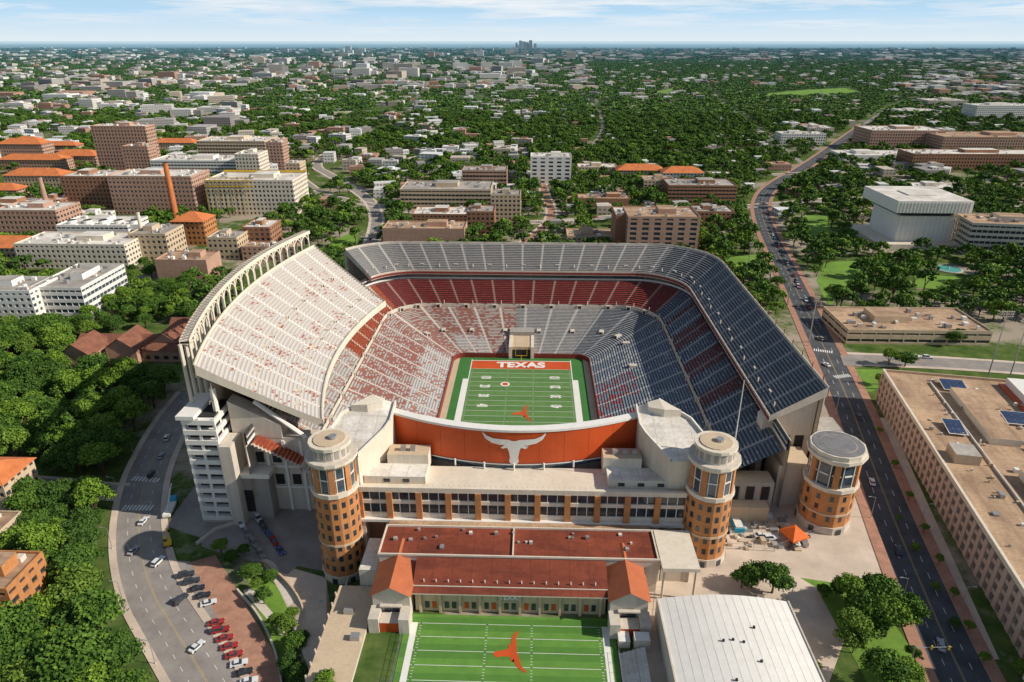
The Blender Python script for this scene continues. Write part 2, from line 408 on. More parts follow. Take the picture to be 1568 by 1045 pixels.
sheet('lawn',[(1232,330),(1290,330),(1265,345),(1290,370),(1240,380)],'lawn',.04)
sheet('lawn',[(1262,402),(1345,398),(1300,440),(1268,470),(1250,430)],'lawn',.04)
sheet('lawn',[(1110,395),(1160,390),(1165,415),(1120,420)],'lawn',.04)
sheet('lawn',[(1400,420),(1475,425),(1460,445),(1400,440)],'lawn',.04)
sheet('lawn',[(505,370),(550,352),(545,385),(515,392)],'lawn',.03)
sheet('lawn',[(1225,885),(1330,900),(1400,1000),(1420,1060),(1330,1050),(1250,900)],'lawn',.05,ex=False)
sheet('lawn',[(1290,565),(1345,566),(1400,573),(1335,600),(1312,600)],'lawn',.04,ex=False)
sheet('lawn',[(370,860),(470,930),(470,1020),(430,1040)],'lawn',.03,ex=False)
sheet('park_meadow_lawn',[(1002,141),(1040,134),(1030,146),(1008,147)],'lawn',.3)
sheet('park_meadow_lawn',[(1150,146),(1235,138),(1300,135),(1330,146),(1240,150),(1160,150)],'lawn',.3)
f=MB(); cx,cy=G(1452,413); f.cyl(cx,cy,9,9,0,.6,'concrete',24,capm='concrete'); f.cyl(cx,cy,8,8,.6,.63,'water',24)
f.cyl(cx,cy,.6,.4,.63,2.0,'concrete',10); f.obj('fountain_pool'); ex_rect(cx-12,cx+12,cy-24,cy+12)

# ================================================================ STADIUM
stad=empty('football_stadium')
NW,NA,NN=28,14,26
def bowl(d,ys=192.,ye=194.):
    r=6+.4*d; xo=34+d; yo=312+d; P=[]
    for k in range(NW): P.append((-xo,ys+(yo-r-ys)*k/NW))
    for k in range(NA):
        t=math.pi-math.pi/2*k/NA; P.append((-xo+r+r*math.cos(t),yo-r+r*math.sin(t)))
    for k in range(NN): P.append((-xo+r+(2*xo-2*r)*k/NN,yo))
    for k in range(NA):
        t=math.pi/2-math.pi/2*k/NA; P.append((xo-r+r*math.cos(t),yo-r+r*math.sin(t)))
    for k in range(NW+1): P.append((xo,yo-r+(ye-yo+r)*k/NW))
    return P
def ulen(P):
    u=[0]
    for a,b_ in zip(P[:-1],P[1:]): u.append(u[-1]+math.hypot(b_[0]-a[0],b_[1]-a[1]))
    return u
def stand(mb,pf,zf,rows,i0,i1,mf):
    U=ulen(pf(.5))
    for j in range(rows):
        A=pf(j/rows);B=pf((j+1)/rows)
        for i in range(i0,i1):
            m=mf(i,j/rows)
            za0,za1=zf(j/rows,i),zf(j/rows,i+1); zb0,zb1=zf((j+1)/rows,i),zf((j+1)/rows,i+1)
            u0,u1=U[i],U[i+1]
            mb.face([(*A[i],za0),(*A[i+1],za1),(*A[i+1],zb1),(*A[i],zb0)][::-1],m,[(u0,j+.7),(u1,j+.7),(u1,j+.95),(u0,j+.95)][::-1])
            mb.face([(*A[i],zb0),(*A[i+1],zb1),(*B[i+1],zb1),(*B[i],zb0)][::-1],m,[(u0,j),(u1,j),(u1,j+.999),(u0,j+.999)][::-1])
def wall(mb,P,z0,z1,m,i0=0,i1=None,th=.3):
    i1=len(P)-1 if i1 is None else i1
    Q=offs(P,-th)
    for i in range(i0,i1):
        a,b_,c_,d_=P[i],P[i+1],Q[i],Q[i+1]
        mb.face([(*a,z0),(*b_,z0),(*b_,z1),(*a,z1)],m)
        mb.face([(*c_,z0),(*d_,z0),(*d_,z1),(*c_,z1)],m)
        mb.face([(*a,z1),(*b_,z1),(*d_,z1),(*c_,z1)],m)
iE0,iE1=NW+2*NA+NN,2*NW+2*NA+NN
def lowm(i,t):
    if i<12: return 's_mixw'
    if i<NW: return 's_mixw' if t<.35 else 's_red'
    if i<NW+NA: return 's_red'
    if i<NW+NA+6: return 's_mixw' if t<.4 else 's_red'
    if i<NW+NA+12: return 's_red'
    if i<NW+NA+NN-2: return 's_silver'
    if i<iE0: return 's_slate'
    if i<iE0+7: return 's_navy'
    if i<iE0+20: return 's_navyred' if t<.5 else 's_navy'
    return 's_navy'
lb=MB(); stand(lb,lambda t:bowl(38*t),lambda t,i:2+10.5*t**1.12,32,0,iE1,lowm)
wall(lb,bowl(-.3),0,2.6,'maroonpaint'); wall(lb,bowl(38.2),12.5,14.6,'concrete')
lb.obj('lower_bowl_stand',stad)
def midm(i,t):
    if i<18: return 's_mixw' if i>3 else 's_orange'
    if i<NW+6: return 's_orange'
    if i<iE0-4: return 's_maroon'
    if (i//3)%2 and i<iE1-9 and i>iE0: return 's_maroond'
    return 's_navy'
md=MB(); stand(md,lambda t:bowl(39+15.5*t),lambda t,i:14.3+8.7*t,13,0,iE1,midm)
wall(md,bowl(55.5),23,27.5,'glass'); wall(md,bowl(55.3),23,24.,'white',th=.2); wall(md,bowl(55.2),25.6,26.1,'concrete',th=.3)
wall(md,bowl(56.2),0,27,'concrete')
md.obj('middle_deck_stand',stad)
UE=207.
def ub(t): return bowl(53.5+17.5*t,ye=UE)
def upm(i,t): return 's_silver' if i<NW+NA+NN+4 else 's_slate'
U0=NW+5
ud=MB(); stand(ud,ub,lambda t,i:27.8+11.2*t,16,U0,iE1,upm)
P0=bowl(53.2,ye=UE);P1=bowl(71.2,ye=UE)
wall(ud,P0,26.4,28.9,'concrete',U0,iE1); wall(ud,bowl(52.95,ye=UE),26.9,28.0,'maroonpaint',U0,iE1,th=.1)
wall(ud,P1,36.5,40.2,'concrete',U0,iE1)
for i in range(U0,iE1): ud.face([(*P0[i],26.4),(*P0[i+1],26.4),(*P1[i+1],36.5),(*P1[i],36.5)],'concrete_grey')
for e in (U0,iE1): ud.face([(*P0[e],26.4),(*P1[e],36.5),(*P1[e],40.2),(*P0[e],28.9)],'concrete')
wall(ud,bowl(70.,ye=UE),0,36,'concrete',U0,iE1)
for i in range(U0,iE1+1,3):
    a=bowl(71.6,ye=UE)[i]; ud.rod((a[0],a[1],0),(a[0],a[1],38),.7,'concrete',6)
ud.obj('upper_deck_stand',stad)
po=MB()
def portal(P,i,z,w=2.6,h=2.4,dep=3.5,m='concrete'):
    a,b_=P[i],P[i+1]; ang=math.atan2(b_[1]-a[1],b_[0]-a[0])-math.pi/2
    po.rbox(a[0],a[1],ang,-dep,w,dep,z-1.5,z+h,m); po.rbox(a[0],a[1],ang,0,w*.62,.05,z,z+h*.8,'dark')
for i in range(3,iE1-2,4): portal(bowl(37.4),i,12.4,h=2.0)
for i in range(U0+2,iE1-2,4): portal(bowl(57.2,ye=UE),i,29.9,w=2.2,h=1.3)
for i in range(NW,iE0+8,6): portal(bowl(17),i,6.4,w=2.2,h=1.3)
for i in range(2,iE1-1,2):
    p=bowl(38.2)[i]; po.rod((p[0],p[1],14.6),(p[0],p[1],16.6),.2,'maroonpaint' if i%4 else 'cream',5)
for i in range(U0,iE1,2):
    p=bowl(71.2,ye=UE)[i]; po.rod((p[0],p[1],40.2),(p[0],p[1],42.2),.17,'maroonpaint',5)
for i in range(U0,iE1,4):
    p=bowl(56,ye=UE)[i]; po.rod((p[0],p[1],28.9),(p[0],p[1],31.6),.3,'cream',5)
po.obj('vomitory_portals',stad)
tn=MB()
tn.box(-6.3,-4.7,310.8,326,0,6.6,'cream'); tn.box(4.7,6.3,310.8,326,0,6.6,'cream')
tn.box(-4.7,4.7,312,326,4.6,6.2,'tan'); tn.box(-4.65,4.65,311.4,311.6,0,4.55,'dark'); tn.box(-6.3,6.3,326,332,0,8.3,'concrete_grey')
tn.obj('players_tunnel',stad)

NS=64
def wd(t):
    P=[]
    for k in range(NS+1):
        s_=k/NS
        xi,yi=-66-2*s_-9*4*s_*(1-s_),200+116*s_
        xo,yo=-103-3*s_-10*4*s_*(1-s_),194+140*s_
        P.append((xi+(xo-xi)*t,yi+(yo-yi)*t))
    return P
def wz(t,i): return 27.5+23*t**1.08
wu=MB(); stand(wu,wd,wz,30,0,NS,lambda i,t:'s_white')
I0,I1=wd(0),wd(1.0)
wall(wu,I0,25.6,28.6,'cream',th=-.4); wall(wu,I1,48,51.7,'cream',th=.4)
for i in range(NS): wu.face([(*I0[i],25.6),(*I0[i+1],25.6),(*I1[i+1],48),(*I1[i],48)],'concrete_grey')
for e in (0,NS):
    N_=20
    for k in range(N_):
        a=wd(k/N_)[e];b_=wd((k+1)/N_)[e]
        sh=-.15 if e==0 else .15
        z0a=25.6+22.4*k/N_; z0b=25.6+22.4*(k+1)/N_
        wu.face([(a[0],a[1]+sh,z0a),(b_[0],b_[1]+sh,z0b),(b_[0],b_[1]+sh,wz((k+1)/N_,0)+1.3),(a[0],a[1]+sh,wz(k/N_,0)+1.3)],'cream')
wu.obj('west_upper_deck_stand',stad)
wp=MB()
for t in (.18,.55):
    P=wd(t)
    for i in range(3,NS-2,5):
        a,b_=P[i],P[i+1]; ang=math.atan2(b_[1]-a[1],b_[0]-a[0])-math.pi/2
        wp.rbox(a[0],a[1],ang,-2.6,2.2,2.6,wz(t,0)-1,wz(t,0)+1.5,'cream'); wp.rbox(a[0],a[1],ang,0,1.3,.05,wz(t,0)+.1,wz(t,0)+1.2,'dark')
wp.obj('west_deck_portals',stad)
rg=MB()
def ringp(o): return offs(wd(1.0),-o)
R0,R1=ringp(1.6),ringp(4.6)
k0=3
def rz(i): return 57.+1.2*math.sin(math.pi*i/NS)+1.5*i/NS
for i in range(k0,NS):
    for za,mm in ((0,'cream'),(-1.1,'concrete_grey')):
        rg.face([(*R0[i],rz(i)+za),(*R0[i+1],rz(i+1)+za),(*R1[i+1],rz(i+1)+za),(*R1[i],rz(i)+za)],mm)
    for A in (R0,R1): rg.face([(*A[i],rz(i)-1.1),(*A[i+1],rz(i+1)-1.1),(*A[i+1],rz(i+1)+.5),(*A[i],rz(i)+.5)],'cream')
    rg.rod((*R0[i],rz(i)+.6),(*R1[i+1],rz(i+1)+.6),.14,'concrete_grey',4)
    rg.rod((*R1[i],rz(i)+.6),(*R0[i+1],rz(i+1)+.6),.14,'concrete_grey',4)
for i in range(k0,NS+1,3):
    a=R1[i];c_=R0[i]
    rg.rod((*a,gz(*a)-1),(*a,rz(i)-1.),.65,'cream',6)
    rg.rod((*c_,44),(*c_,rz(i)-1.),.4,'cream',6)
    if i+3<=NS:
        b2=R1[i+3]; e2=R0[i+3]
        for (u_,v_) in ((a,b2),(c_,e2)):
            pr=None
            for q in range(7):
                s_=q/6; pt=(u_[0]+(v_[0]-u_[0])*s_,u_[1]+(v_[1]-u_[1])*s_,rz(i)-1.2-3.2*(2*s_-1)**2)
                if pr: rg.rod(pr,pt,.3,'cream',4)
                pr=pt
rg.obj('rim_arcade',stad)
wc=MB()
wl=wd(.9); 
for i in range(0,NS): wc.face([(*wl[i],-9),(*wl[i+1],-9),(*wl[i+1],45),(*wl[i],45)],'concrete')
P=wd(.94)
for z in (6,14,22,30,38):
    for i in range(0,NS):
        wc.face([(*P[i],z),(*P[i+1],z),(*wl[i+1],z),(*wl[i],z)],'concrete'); wc.face([(*P[i],z-1.2),(*P[i+1],z-1.2),(*P[i+1],z),(*P[i],z)],'white')
wc.box(-97,-66,198.5,204,-9,22,'concrete')
wc.prism([(-97,198.4),(-80,198.4),(-80,203.9),(-97,203.9)],22,[36,27,27,36],'concrete')
wc.box(-95,-70,198.1,198.45,10,11,'white'); wc.box(-95,-70,198.1,198.45,1.5,2.3,'white')
for x in (-92,-86,-80,-74): wc.box(x-.5,x+.5,197.9,198.45,-9,21,'white')
for x in (-90.5,-84.5,-78.5):
    for z in (3,12): wc.box(x,x+3,198.3,198.47,z,z+4.2,'dark')
wc.box(-97,-84,192,198,9.5,11.2,'white'); wc.box(-96,-85,193,198,-8,9.4,'concrete_grey')
wc.box(-95,-91,192.8,192.98,-5,4,'dark')
wc.rod((-100,196.5,-9),(-100,196.5,42),1.0,'white',8); wc.rod((-72,199,22),(-88,199,36),.8,'white',6)
wc.obj('west_concourse',stad)
st=MB(); st.box(-108.5,-99.2,192.5,204,-9,33.6,'dark')
nl=11
for k in range(nl):
    z=-7.2+k*3.85
    st.box(-109.5,-98.4,190.5,205,z,z+1.75,'white')
for x,y in ((-109.1,191),(-98.8,191),(-104,190.9)): st.box(x-.45,x+.45,y-.25,y+.25,-9,33.6,'white')
st.box(-110.5,-104.5,189.5,206,33.6,35,'white'); st.box(-109.5,-98.4,190.5,205,-9,-7.4,'concrete')
st.box(-98,-94,189,198,-8,24,'concrete')
st.obj('ramp_tower',stad)

def tower(name,cx,cy,r,zb,zbrick,zglass,ztop,n=16,drum=True):
    t=MB()
    t.cyl(cx,cy,r*1.06,r*1.06,zb,zb+3.2,'concrete',n); t.cyl(cx,cy,r,r,zb+3.2,zbrick,'brick',n)
    t.cyl(cx,cy,r*1.07,r*1.07,zbrick,zbrick+1.4,'cream',n); t.cyl(cx,cy,r*.9,r*.9,zbrick+1.4,zglass,'glassblue',n)
    for zz_ in (zb+(zbrick-zb)*.45,):
        t.cyl(cx,cy,r*1.03,r*1.03,zz_,zz_+.7,'tan',n)
    for k in range(n):
        a=2*math.pi*(k+.5)/n
        z=zb+5.2
        while z+2.4<zbrick-1:
            t.rbox(cx,cy,a,r*math.cos(math.pi/n)-.25,1.2,.28,z,z+2.0,'glass'); z+=3.9
        if k%2==0: t.rbox(cx,cy,a,r*.86,1.7,r*.12,zbrick+1.4,zglass,'brick')
        t.rbox(cx,cy,2*math.pi*k/n,r*.87,.25,r*.05,zbrick+1.4,zglass,'white')
        t.rbox(cx,cy,a,r*.87,r*.33,r*.04,(zbrick+zglass)/2+.6,(zbrick+zglass)/2+1,'white')
        if k%2: t.rbox(cx,cy,a,r*1.03,1.6,.25,zb,zb+2.5,'glass')
    t.cyl(cx,cy,r*1.02,r*1.14,zglass,zglass+1.0,'cream',n); t.cyl(cx,cy,r*1.14,r*1.14,zglass+1.0,zglass+2.0,'cream',n,capm='concrete')
    if drum:
        t.cyl(cx,cy,r*.84,r*.84,zglass+2,ztop-1,'concrete',n)
        for k in range(n): t.rbox(cx,cy,2*math.pi*(k+.5)/n,r*.79,1.2,r*.05,zglass+2.6,ztop-1.4,'concrete_grey')
        t.cyl(cx,cy,r*.93,r*.93,ztop-1,ztop,'cream',n,capm='cream')
        t.cyl(cx,cy,r*.7,r*.7,ztop,ztop+.3,'tan',n); t.cyl(cx+1,cy,1.2,1.2,ztop+.3,ztop+1.2,'metal',8)
    else:
        t.cyl(cx,cy,r*1.06,r*1.06,zglass+2,ztop,'cream',n,capm='cream'); t.cyl(cx,cy,r*.97,r*.97,ztop,ztop+.15,'discroof',n*2); t.cyl(cx,cy,r*.7,r*.7,ztop+.15,ztop+.22,'concrete_grey',n*2); t.cyl(cx,cy,r*.66,r*.66,ztop+.22,ztop+.28,'discroof',n*2)
    return t.obj(name,stad)
tower('corner_tower',-53.5,169,6.7,-8.5,24,34,40.5); tower('corner_tower',59,171,6.7,-.5,24,34,40.5); tower('corner_tower',103,188.5,8.0,-.5,16,26,29.5,n=12,drum=False)

sb=MB()
X0,X1,YF=-47,53,171.
sb.box(X0,X1,YF+.6,184,11,21.5,'concrete',top='cream')
sb.box(X0,X1,YF+3,184,-8,10.99,'brickbrown')
sb.box(X0-1,X1+1,YF-1.4,YF+3,10.3,11.2,'white')
sb.box(X0,X1,YF-.5,YF+.6,20.9,22.6,'cream'); sb.box(X0,X1,YF-.15,YF+.55,16.4,17.7,'cream')
sb.box(X0,X1,YF+.35,YF+.58,11.2,20.9,'glass'); sb.box(X0,X1,YF-.1,YF+.3,11.2,13.0,'cream')
nb=11
for k in range(nb+1):
    x=X0+(X1-X0)*k/nb
    sb.box(x-.9,x+.9,YF-.8,YF+.34,11.2,20.9,'brick'); sb.box(x-1.2,x+1.2,YF-1,YF+3,-8,10.3,'concrete')
    if k<nb:
        for q in (.33,.66): xx=x+(X1-X0)/nb*q; sb.box(xx-.12,xx+.12,YF+.1,YF+.34,13,20.9,'white')
        if k%2: sb.box(x+1.5,x+7.6,YF+2.6,YF+2.99,2,8,'glass')
sb.box(-46,-27,174,181,21.5,24.2,'cream',top='rooflight'); sb.box(-40,-27,181,187,21.5,27.5,'cream',top='tan')
sb.box(29,47,174,181,21.5,24.2,'cream',top='rooflight'); sb.box(28,40,181,187,21.5,27.5,'cream',top='tan')
for x in (-36,-33,31,34,37): sb.box(x,x+1.6,183,184.5,27.5,29,'metal')
for x in range(-40,47,6):
    if abs(x)>28: sb.box(x,x+2.,173.9,173.99,22.2,23.4,'glass')
for k in range(34):
    x=-26+k*1.6; sb.box(x-.05,x+.05,YF+.7,YF+.8,21.5,23.1,'metal')
sb.obj('south_building',stad)
def wy(x): return 183+10*(x/39.5)**2
rw=MB(); N_=40
for k in range(N_):
    a=-39.5+79*k/N_; b_=-39.5+79*(k+1)/N_
    rw.face([(a,wy(a),23.6),(b_,wy(b_),23.6),(b_,wy(b_),35.2),(a,wy(a),35.2)],'redwall')
    rw.face([(a,wy(a)+.5,21.5),(b_,wy(b_)+.5,21.5),(b_,wy(b_)+.5,23.6),(a,wy(a)+.5,23.6)],'glassblue')
    rw.face([(a,wy(a)-.3,23.2),(b_,wy(b_)-.3,23.2),(b_,wy(b_)-.3,23.6),(a,wy(a)-.3,23.6)],'white')
    rw.face([(a,wy(a)-.3,35.2),(b_,wy(b_)-.3,35.2),(b_,wy(b_)-.3,36.),(a,wy(a)-.3,36.)],'white')
    rw.face([(a,wy(a)-.3,36.),(b_,wy(b_)-.3,36.),(b_,wy(b_)+2.8,36.),(a,wy(a)+2.8,36.)],'white')
    rw.face([(a,wy(a)+2.8,2),(b_,wy(b_)+2.8,2),(b_,wy(b_)+2.8,36.),(a,wy(a)+2.8,36.)],'concrete')
    if k%4==0: rw.face([(a,wy(a)-.04,23.6),(a+.07,wy(a)-.04,23.6),(a+.07,wy(a)-.04,35.2),(a,wy(a)-.04,35.2)],'maroonpaint')
for k in range(9):
    x=-38+76*k/8; rw.rod((x,wy(x)-.6,21.5),(x,wy(x)-.6,24),.3,'white',6)
rw.obj('orange_back_wall',stad)
ss=MB()
for j in range(20):
    za,zb=34-j*.9,33.1-j*.9
    for k in range(20):
        a=-39.5+79*k/20;b_=-39.5+79*(k+1)/20
        ya=wy(a)+3.+j*.75; yb=wy(b_)+3.+j*.75
        ss.face([(a,ya,za),(b_,yb,za),(b_,yb+.75,za),(a,ya+.75,za)],'s_orange',[(a,j),(b_,j),(b_,j+.99),(a,j+.99)])
        ss.face([(a,ya+.75,zb),(b_,yb+.75,zb),(b_,yb+.75,za),(a,ya+.75,za)],'concrete')
ss.obj('south_stand',stad)
wg=MB()
for sg in (-1,1):
    p=[(sg*60+(3 if sg>0 else 0),174),(sg*47,173),(sg*41,184),(sg*39.6,187.5),(sg*39.6,197),(sg*47,198),(sg*56,190)]
    zt=[32,32,34.5,35.6,37.2,38.8,36.5]
    wg.prism(p,-8 if sg<0 else 0,zt,'cream',top='rooflight')
    q=[(sg*47.5,191),(sg*43,193.5),(sg*43,196.5),(sg*47,197.5),(sg*53,191.5)]
    wg.prism(q,36,[39.6,39.,39.2,39.9,39.2],'cream',top='cream')
    for i,j in ((0,6),(6,5),(1,2),(2,3),(3,4)):
        a,b_=p[i],p[j]; L_=math.hypot(b_[0]-a[0],b_[1]-a[1]); nx,ny=-(b_[1]-a[1])/L_*.25,(b_[0]-a[0])/L_*.25
        for s2 in (-1,1): wg.face([(a[0]+s2*nx,a[1]+s2*ny,zt[i]-.5),(b_[0]+s2*nx,b_[1]+s2*ny,zt[j]-.5),(b_[0]+s2*nx,b_[1]+s2*ny,zt[j]+1.),(a[0]+s2*nx,a[1]+s2*ny,zt[i]+1.)],'cream')
        wg.face([(a[0]-nx,a[1]-ny,zt[i]+1.),(b_[0]-nx,b_[1]-ny,zt[j]+1.),(b_[0]+nx,b_[1]+ny,zt[j]+1.),(a[0]+nx,a[1]+ny,zt[i]+1.)],'white')
wg.obj('south_corner_wings',stad)
def longhorn(name,w,mt,parent=None):
    R=[(0,.25),(.10,.27),(.17,.30),(.40,.31),(.66,.33),(.86,.42),(.98,.53),(1.0,.50),(.90,.30),(.70,.16),(.46,.10),(.30,.10),(.42,.0),(.36,-.04),(.22,.0),(.17,-.12),(.13,-.36),(.155,-.50),(.12,-.58),(.06,-.64),(0,-.65)]
    pts=R+[(-x,y) for x,y in R[::-1][1:-1]]
    bm=bmesh.new(); vs=[bm.verts.new((x*w/2,y*w/2,0)) for x,y in pts]; bm.faces.new(vs[::-1])
    bmesh.ops.triangulate(bm,faces=bm.faces[:])
    for k in range(-12,13):
        bmesh.ops.bisect_plane(bm,geom=bm.verts[:]+bm.edges[:]+bm.faces[:],plane_co=(k*w/24,0,0),plane_no=(1,0,0))
    me=bpy.data.meshes.new(name); bm.normal_update(); bm.to_mesh(me); bm.free(); me.materials.append(M[mt])
    o=bpy.data.objects.new(name,me); scene.collection.objects.link(o); o.parent=parent
    return o
lo=longhorn('longhorn_emblem',20,'white',stad)
for v in lo.data.vertices:
    x,y=v.co.x,v.co.y; v.co=(x,wy(x)-.22,29.6+y*.98)

ee=MB()
ee.prism([(86,209),(103.5,209),(103.5,215),(86,215)],0,[26,36,36,26],'concrete')
for x in (88,93,98): ee.box(x,x+3,208.7,208.98,3,20,'dark')
ee.box(89,100,196,208,-.2,16,'concrete',top='tan'); ee.box(104,116,205,222,0,20,'brick',top='roofgrey'); ee.box(104,112,222,240,0,28,'concrete',top='tan')
for z in (4,9,14): ee.box(105,115,204.8,204.98,z,z+2.5,'glass')
for y in (262,292,322): ee.box(106,113,y,y+9,0,27,'brick',top='roofgrey')
ee.box(66,86,190,197,0,13,'concrete_grey',top='tan'); ee.box(70,84,186,190,0,6,'tan')
for x in (67,72,77,82): ee.box(x,x+2.6,189.7,189.98,6.5,11.5,'dark')
ee.rod((66,176,30),(66,176,58),.2,'white',6,.1)
ee.obj('east_concourse',stad)
cy_=MB(); 
for k in range(80):
    x=66+random.random()*27;y=172+random.random()*17; s_=.35+random.random()*.7
    cy_.box(x,x+(1+2*random.random())*s_,y,y+(.8+2*random.random())*s_,.05,(.6+1.2*random.random())*s_,random.choice(['tan','concrete_grey','brickpave','metal','dark','white','tan','asphalt2']))
cy_.obj('construction_materials')
bt=MB(); x,y=G(1121,790); bt.box(x-1.6,x+1.6,y-9,y+9,0.05,1.8,'blue'); bt.box(x-1.2,x+1.2,y-8.5,y+8.5,1.8,2.1,'rooflight'); bt.obj('blue_tarp_cover')

# ================================================================ FIELDS
fld=empty('football_field')
f=MB(); f.box(-34,34,192,312.2,.02,.10,'turf2'); 
f.face([(-24.4,198.5,.112),(24.4,198.5,.112),(24.4,308,.112),(-24.4,308,.112)],'turf')
f.face([(-24.4,299.,.124),(24.4,299.,.124),(24.4,308.,.124),(-24.4,308.,.124)],'redwall')
for sg in (-1,1):
    a=sg*24.4;b_=sg*27.2
    f.box(a,b_,197,288,.1,.128,'white') ; f.box(sg*24.4,sg*24.8,288,309.6,.1,.129,'white')
    f.box(sg*30.8,sg*33.6,196,311,.1,.13,'tan')
f.box(-24.4,24.4,308.,308.5,.1,.13,'white')
for k in range(0,21):
    y=207.6+k*4.572; f.face([(-24.4,y-.08,.137),(24.4,y-.08,.137),(24.4,y+.08,.137),(-24.4,y+.08,.137)],'paint')
for k in range(0,101):
    y=207.6+k*.9144
    for x in (-6.1,6.1,-23.6,23.6): f.face([(x-.3,y-.05,.137),(x+.3,y-.05,.137),(x+.3,y+.05,.137),(x-.3,y+.05,.137)],'paint')
f.obj('turf_and_lines',fld)
def text(body,name,w,h,loc,rot,mt,parent=None,ext=.01,off=.02):
    cu=bpy.data.curves.new(name,'FONT'); cu.body=body; cu.size=1; cu.align_x='CENTER'; cu.align_y='CENTER'; cu.extrude=ext; cu.offset=off
    cu.materials.append(M[mt]); o=bpy.data.objects.new(name,cu); scene.collection.objects.link(o)
    bpy.context.view_layer.update(); d=o.dimensions
    o.scale=(w/max(d.x,.01),h/max(d.y,.01),1); o.location=loc; o.rotation_euler=rot; o.parent=parent; return o
text('TEXAS','end_zone_lettering',24,6.2,(0,303.5,.15),(0,0,0),'white',fld,.004,.045)
for k,n in enumerate(['40','30','20','10']):
    y=299-9.144*(4-k)
    for sg in (-1,1): text(n,'yard_number',2.8,5,(sg*16.5,y,.145),(0,0,sg*math.pi/2),'white',fld,.002,.03)
lg=longhorn('midfield_emblem',14,'redwall',fld); lg.location=(1.5,256,.16); lg.rotation_euler=(0,0,math.radians(-82))
el=MB(); cx,cy=-7,283; el.cyl(cx,cy,2.2,2.2,.1,.15,'white',20); el.cyl(cx,cy,1.4,1.4,.15,.16,'redwall',20); el.obj('conference_emblem',fld)
gp=MB(); gp.rod((0,309,0),(0,309,3),.14,'yellow'); gp.rod((-2.8,308.4,3),(2.8,308.4,3),.1,'yellow'); gp.rod((0,309,3),(0,308.4,3),.1,'yellow')
for x in (-2.8,2.8): gp.rod((x,308.4,3),(x,308.4,13),.08,'yellow')
gp.obj('goal_post')
pf=empty('practice_field')
f=MB(); f.box(-28.6,28.6,60,143,.02,.1,'turfp'); 
for sg in (-1,1): f.box(sg*25.2,sg*26.9,60,140,.1,.125,'white')
for k in range(18):
    y=139.8-k*4.572; f.face([(-25.2,y-.07,.13),(25.2,y-.07,.13),(25.2,y+.07,.13),(-25.2,y+.07,.13)],'paint')
for k in range(86):
    y=139.8-k*.9144
    for x in (-6.1,6.1,-24.3,24.3): f.face([(x-.3,y-.06,.13),(x+.3,y-.06,.13),(x+.3,y+.06,.13),(x-.3,y+.06,.13)],'paint')
f.obj('turf_and_lines',pf)
lg=longhorn('practice_emblem',13.5,'redwall',pf); q=ray(781,1000,0); lg.location=(q[0],q[1],.16); lg.rotation_euler=(0,0,math.radians(-80))

pb=MB()
pb.box(-38,42,153.5,166.5,-8,11.6,'concrete',top='redroof')
pb.box(-38,42,166.5,170.2,0,11.0,'concrete',top='roofbrown')
for y in (153.5,166.1): pb.box(-38.3,42.3,y-.2,y+.2,11.6,12.2,'cream')
for x in (-38.1,41.9,.5): pb.box(x-.2,x+.2,153.9,165.8,11.6,12.15,'cream')
pb.box(-26.5,26.5,144.5,153.3,0,7.6,'tan')
pb.face([(-27,142.6,8.0),(27,142.6,8.0),(27,153.2,11.4),(-27,153.2,11.4)],'redroof')
pb.face([(-27,142.6,7.6),(27,142.6,7.6),(27,142.6,8.0),(-27,142.6,8.0)],'cream')
pb.face([(-27,142.6,7.6),(-27,144.5,7.6),(27,144.5,7.6),(27,142.6,7.6)],'tan')
for k in range(10):
    x=-25+50*k/9; pb.box(x-.35,x+.35,143.6,144.4,0,7.5,'tan')
    if k<9:
        for q in (1.2,3.2): pb.box(x+q,x+q+1.2,144.3,144.47,1.2,3.4,'glass' if (k+int(q))%3 else 'redwall')
pb.box(-3.5,3.5,143.9,144.2,4.6,7.0,'concrete_grey')
for x in np.arange(-24,25,3.4): pb.rod((x,146.,9.1),(x,146.,10.0),.16,'white',5)
pb.box(-26.9,26.9,144.6,144.8,8.66,8.9,'cream')
for x0,x1,mt in ((-37.5,-27.3,'redroof2'),(27.3,37.5,'redroof2')):
    pb.box(x0,x1,141,160,-1,6.6,'concrete'); xm=(x0+x1)/2
    for a,b_ in ((x0-.6,xm),(xm,x1+.6)):
        za,zb=(6.4,9.6) if a<xm-1 else (9.6,6.4)
        pb.face([(a,140.2,za+2.4),(b_,140.2,zb+2.4),(b_,160.5,zb+2.4),(a,160.5,za+2.4)],mt)
    pb.face([(x0,141,6.6),(x1,141,6.6),(x1,141,8.9),(xm,141,11.8),(x0,141,8.9)],'concrete')
    pb.box(x0+.02,x1-.02,141.02,159.9,6.6,8.8,'tan')
    pb.box(xm-2,xm+2,140.8,140.98,1,5,'glass'); pb.box(xm-3,xm+3,139.8,140.9,5.4,5.8,'concrete')
    pb.box(x0-.4,x0+2.4,136,141,0,5,'concrete'); pb.box(x1-2.4,x1+.4,136,141,0,5,'concrete')
    pb.box(xm-2.6,xm+2.6,136.5,140.5,0,3.2,'redwall',top='concrete')
for k in range(22):
    x=-35+70*random.random(); y=156+9*random.random(); s_=.5+.6*random.random(); pb.box(x,x+s_,y,y+s_,11.6,12.1+random.random()*.5,random.choice(['rooflight','concrete_grey','metal']))
pb.box(-50,-38.6,105,152,-9,1.2,'concrete',top='tan'); pb.box(-44,-38.8,152.3,166,-9,7,'concrete',top='rooflight')
for y in np.arange(108,150,4.): pb.box(-50.3,-50,y,y+.5,-9,2.2,'concrete')
for (x,y) in ((-47,120),(-42,132),(-46,141),(-43,112)): pb.box(x,x+2.5,y,y+1.8,1.2,2.6,'metal')
pb.obj('athletic_facility')
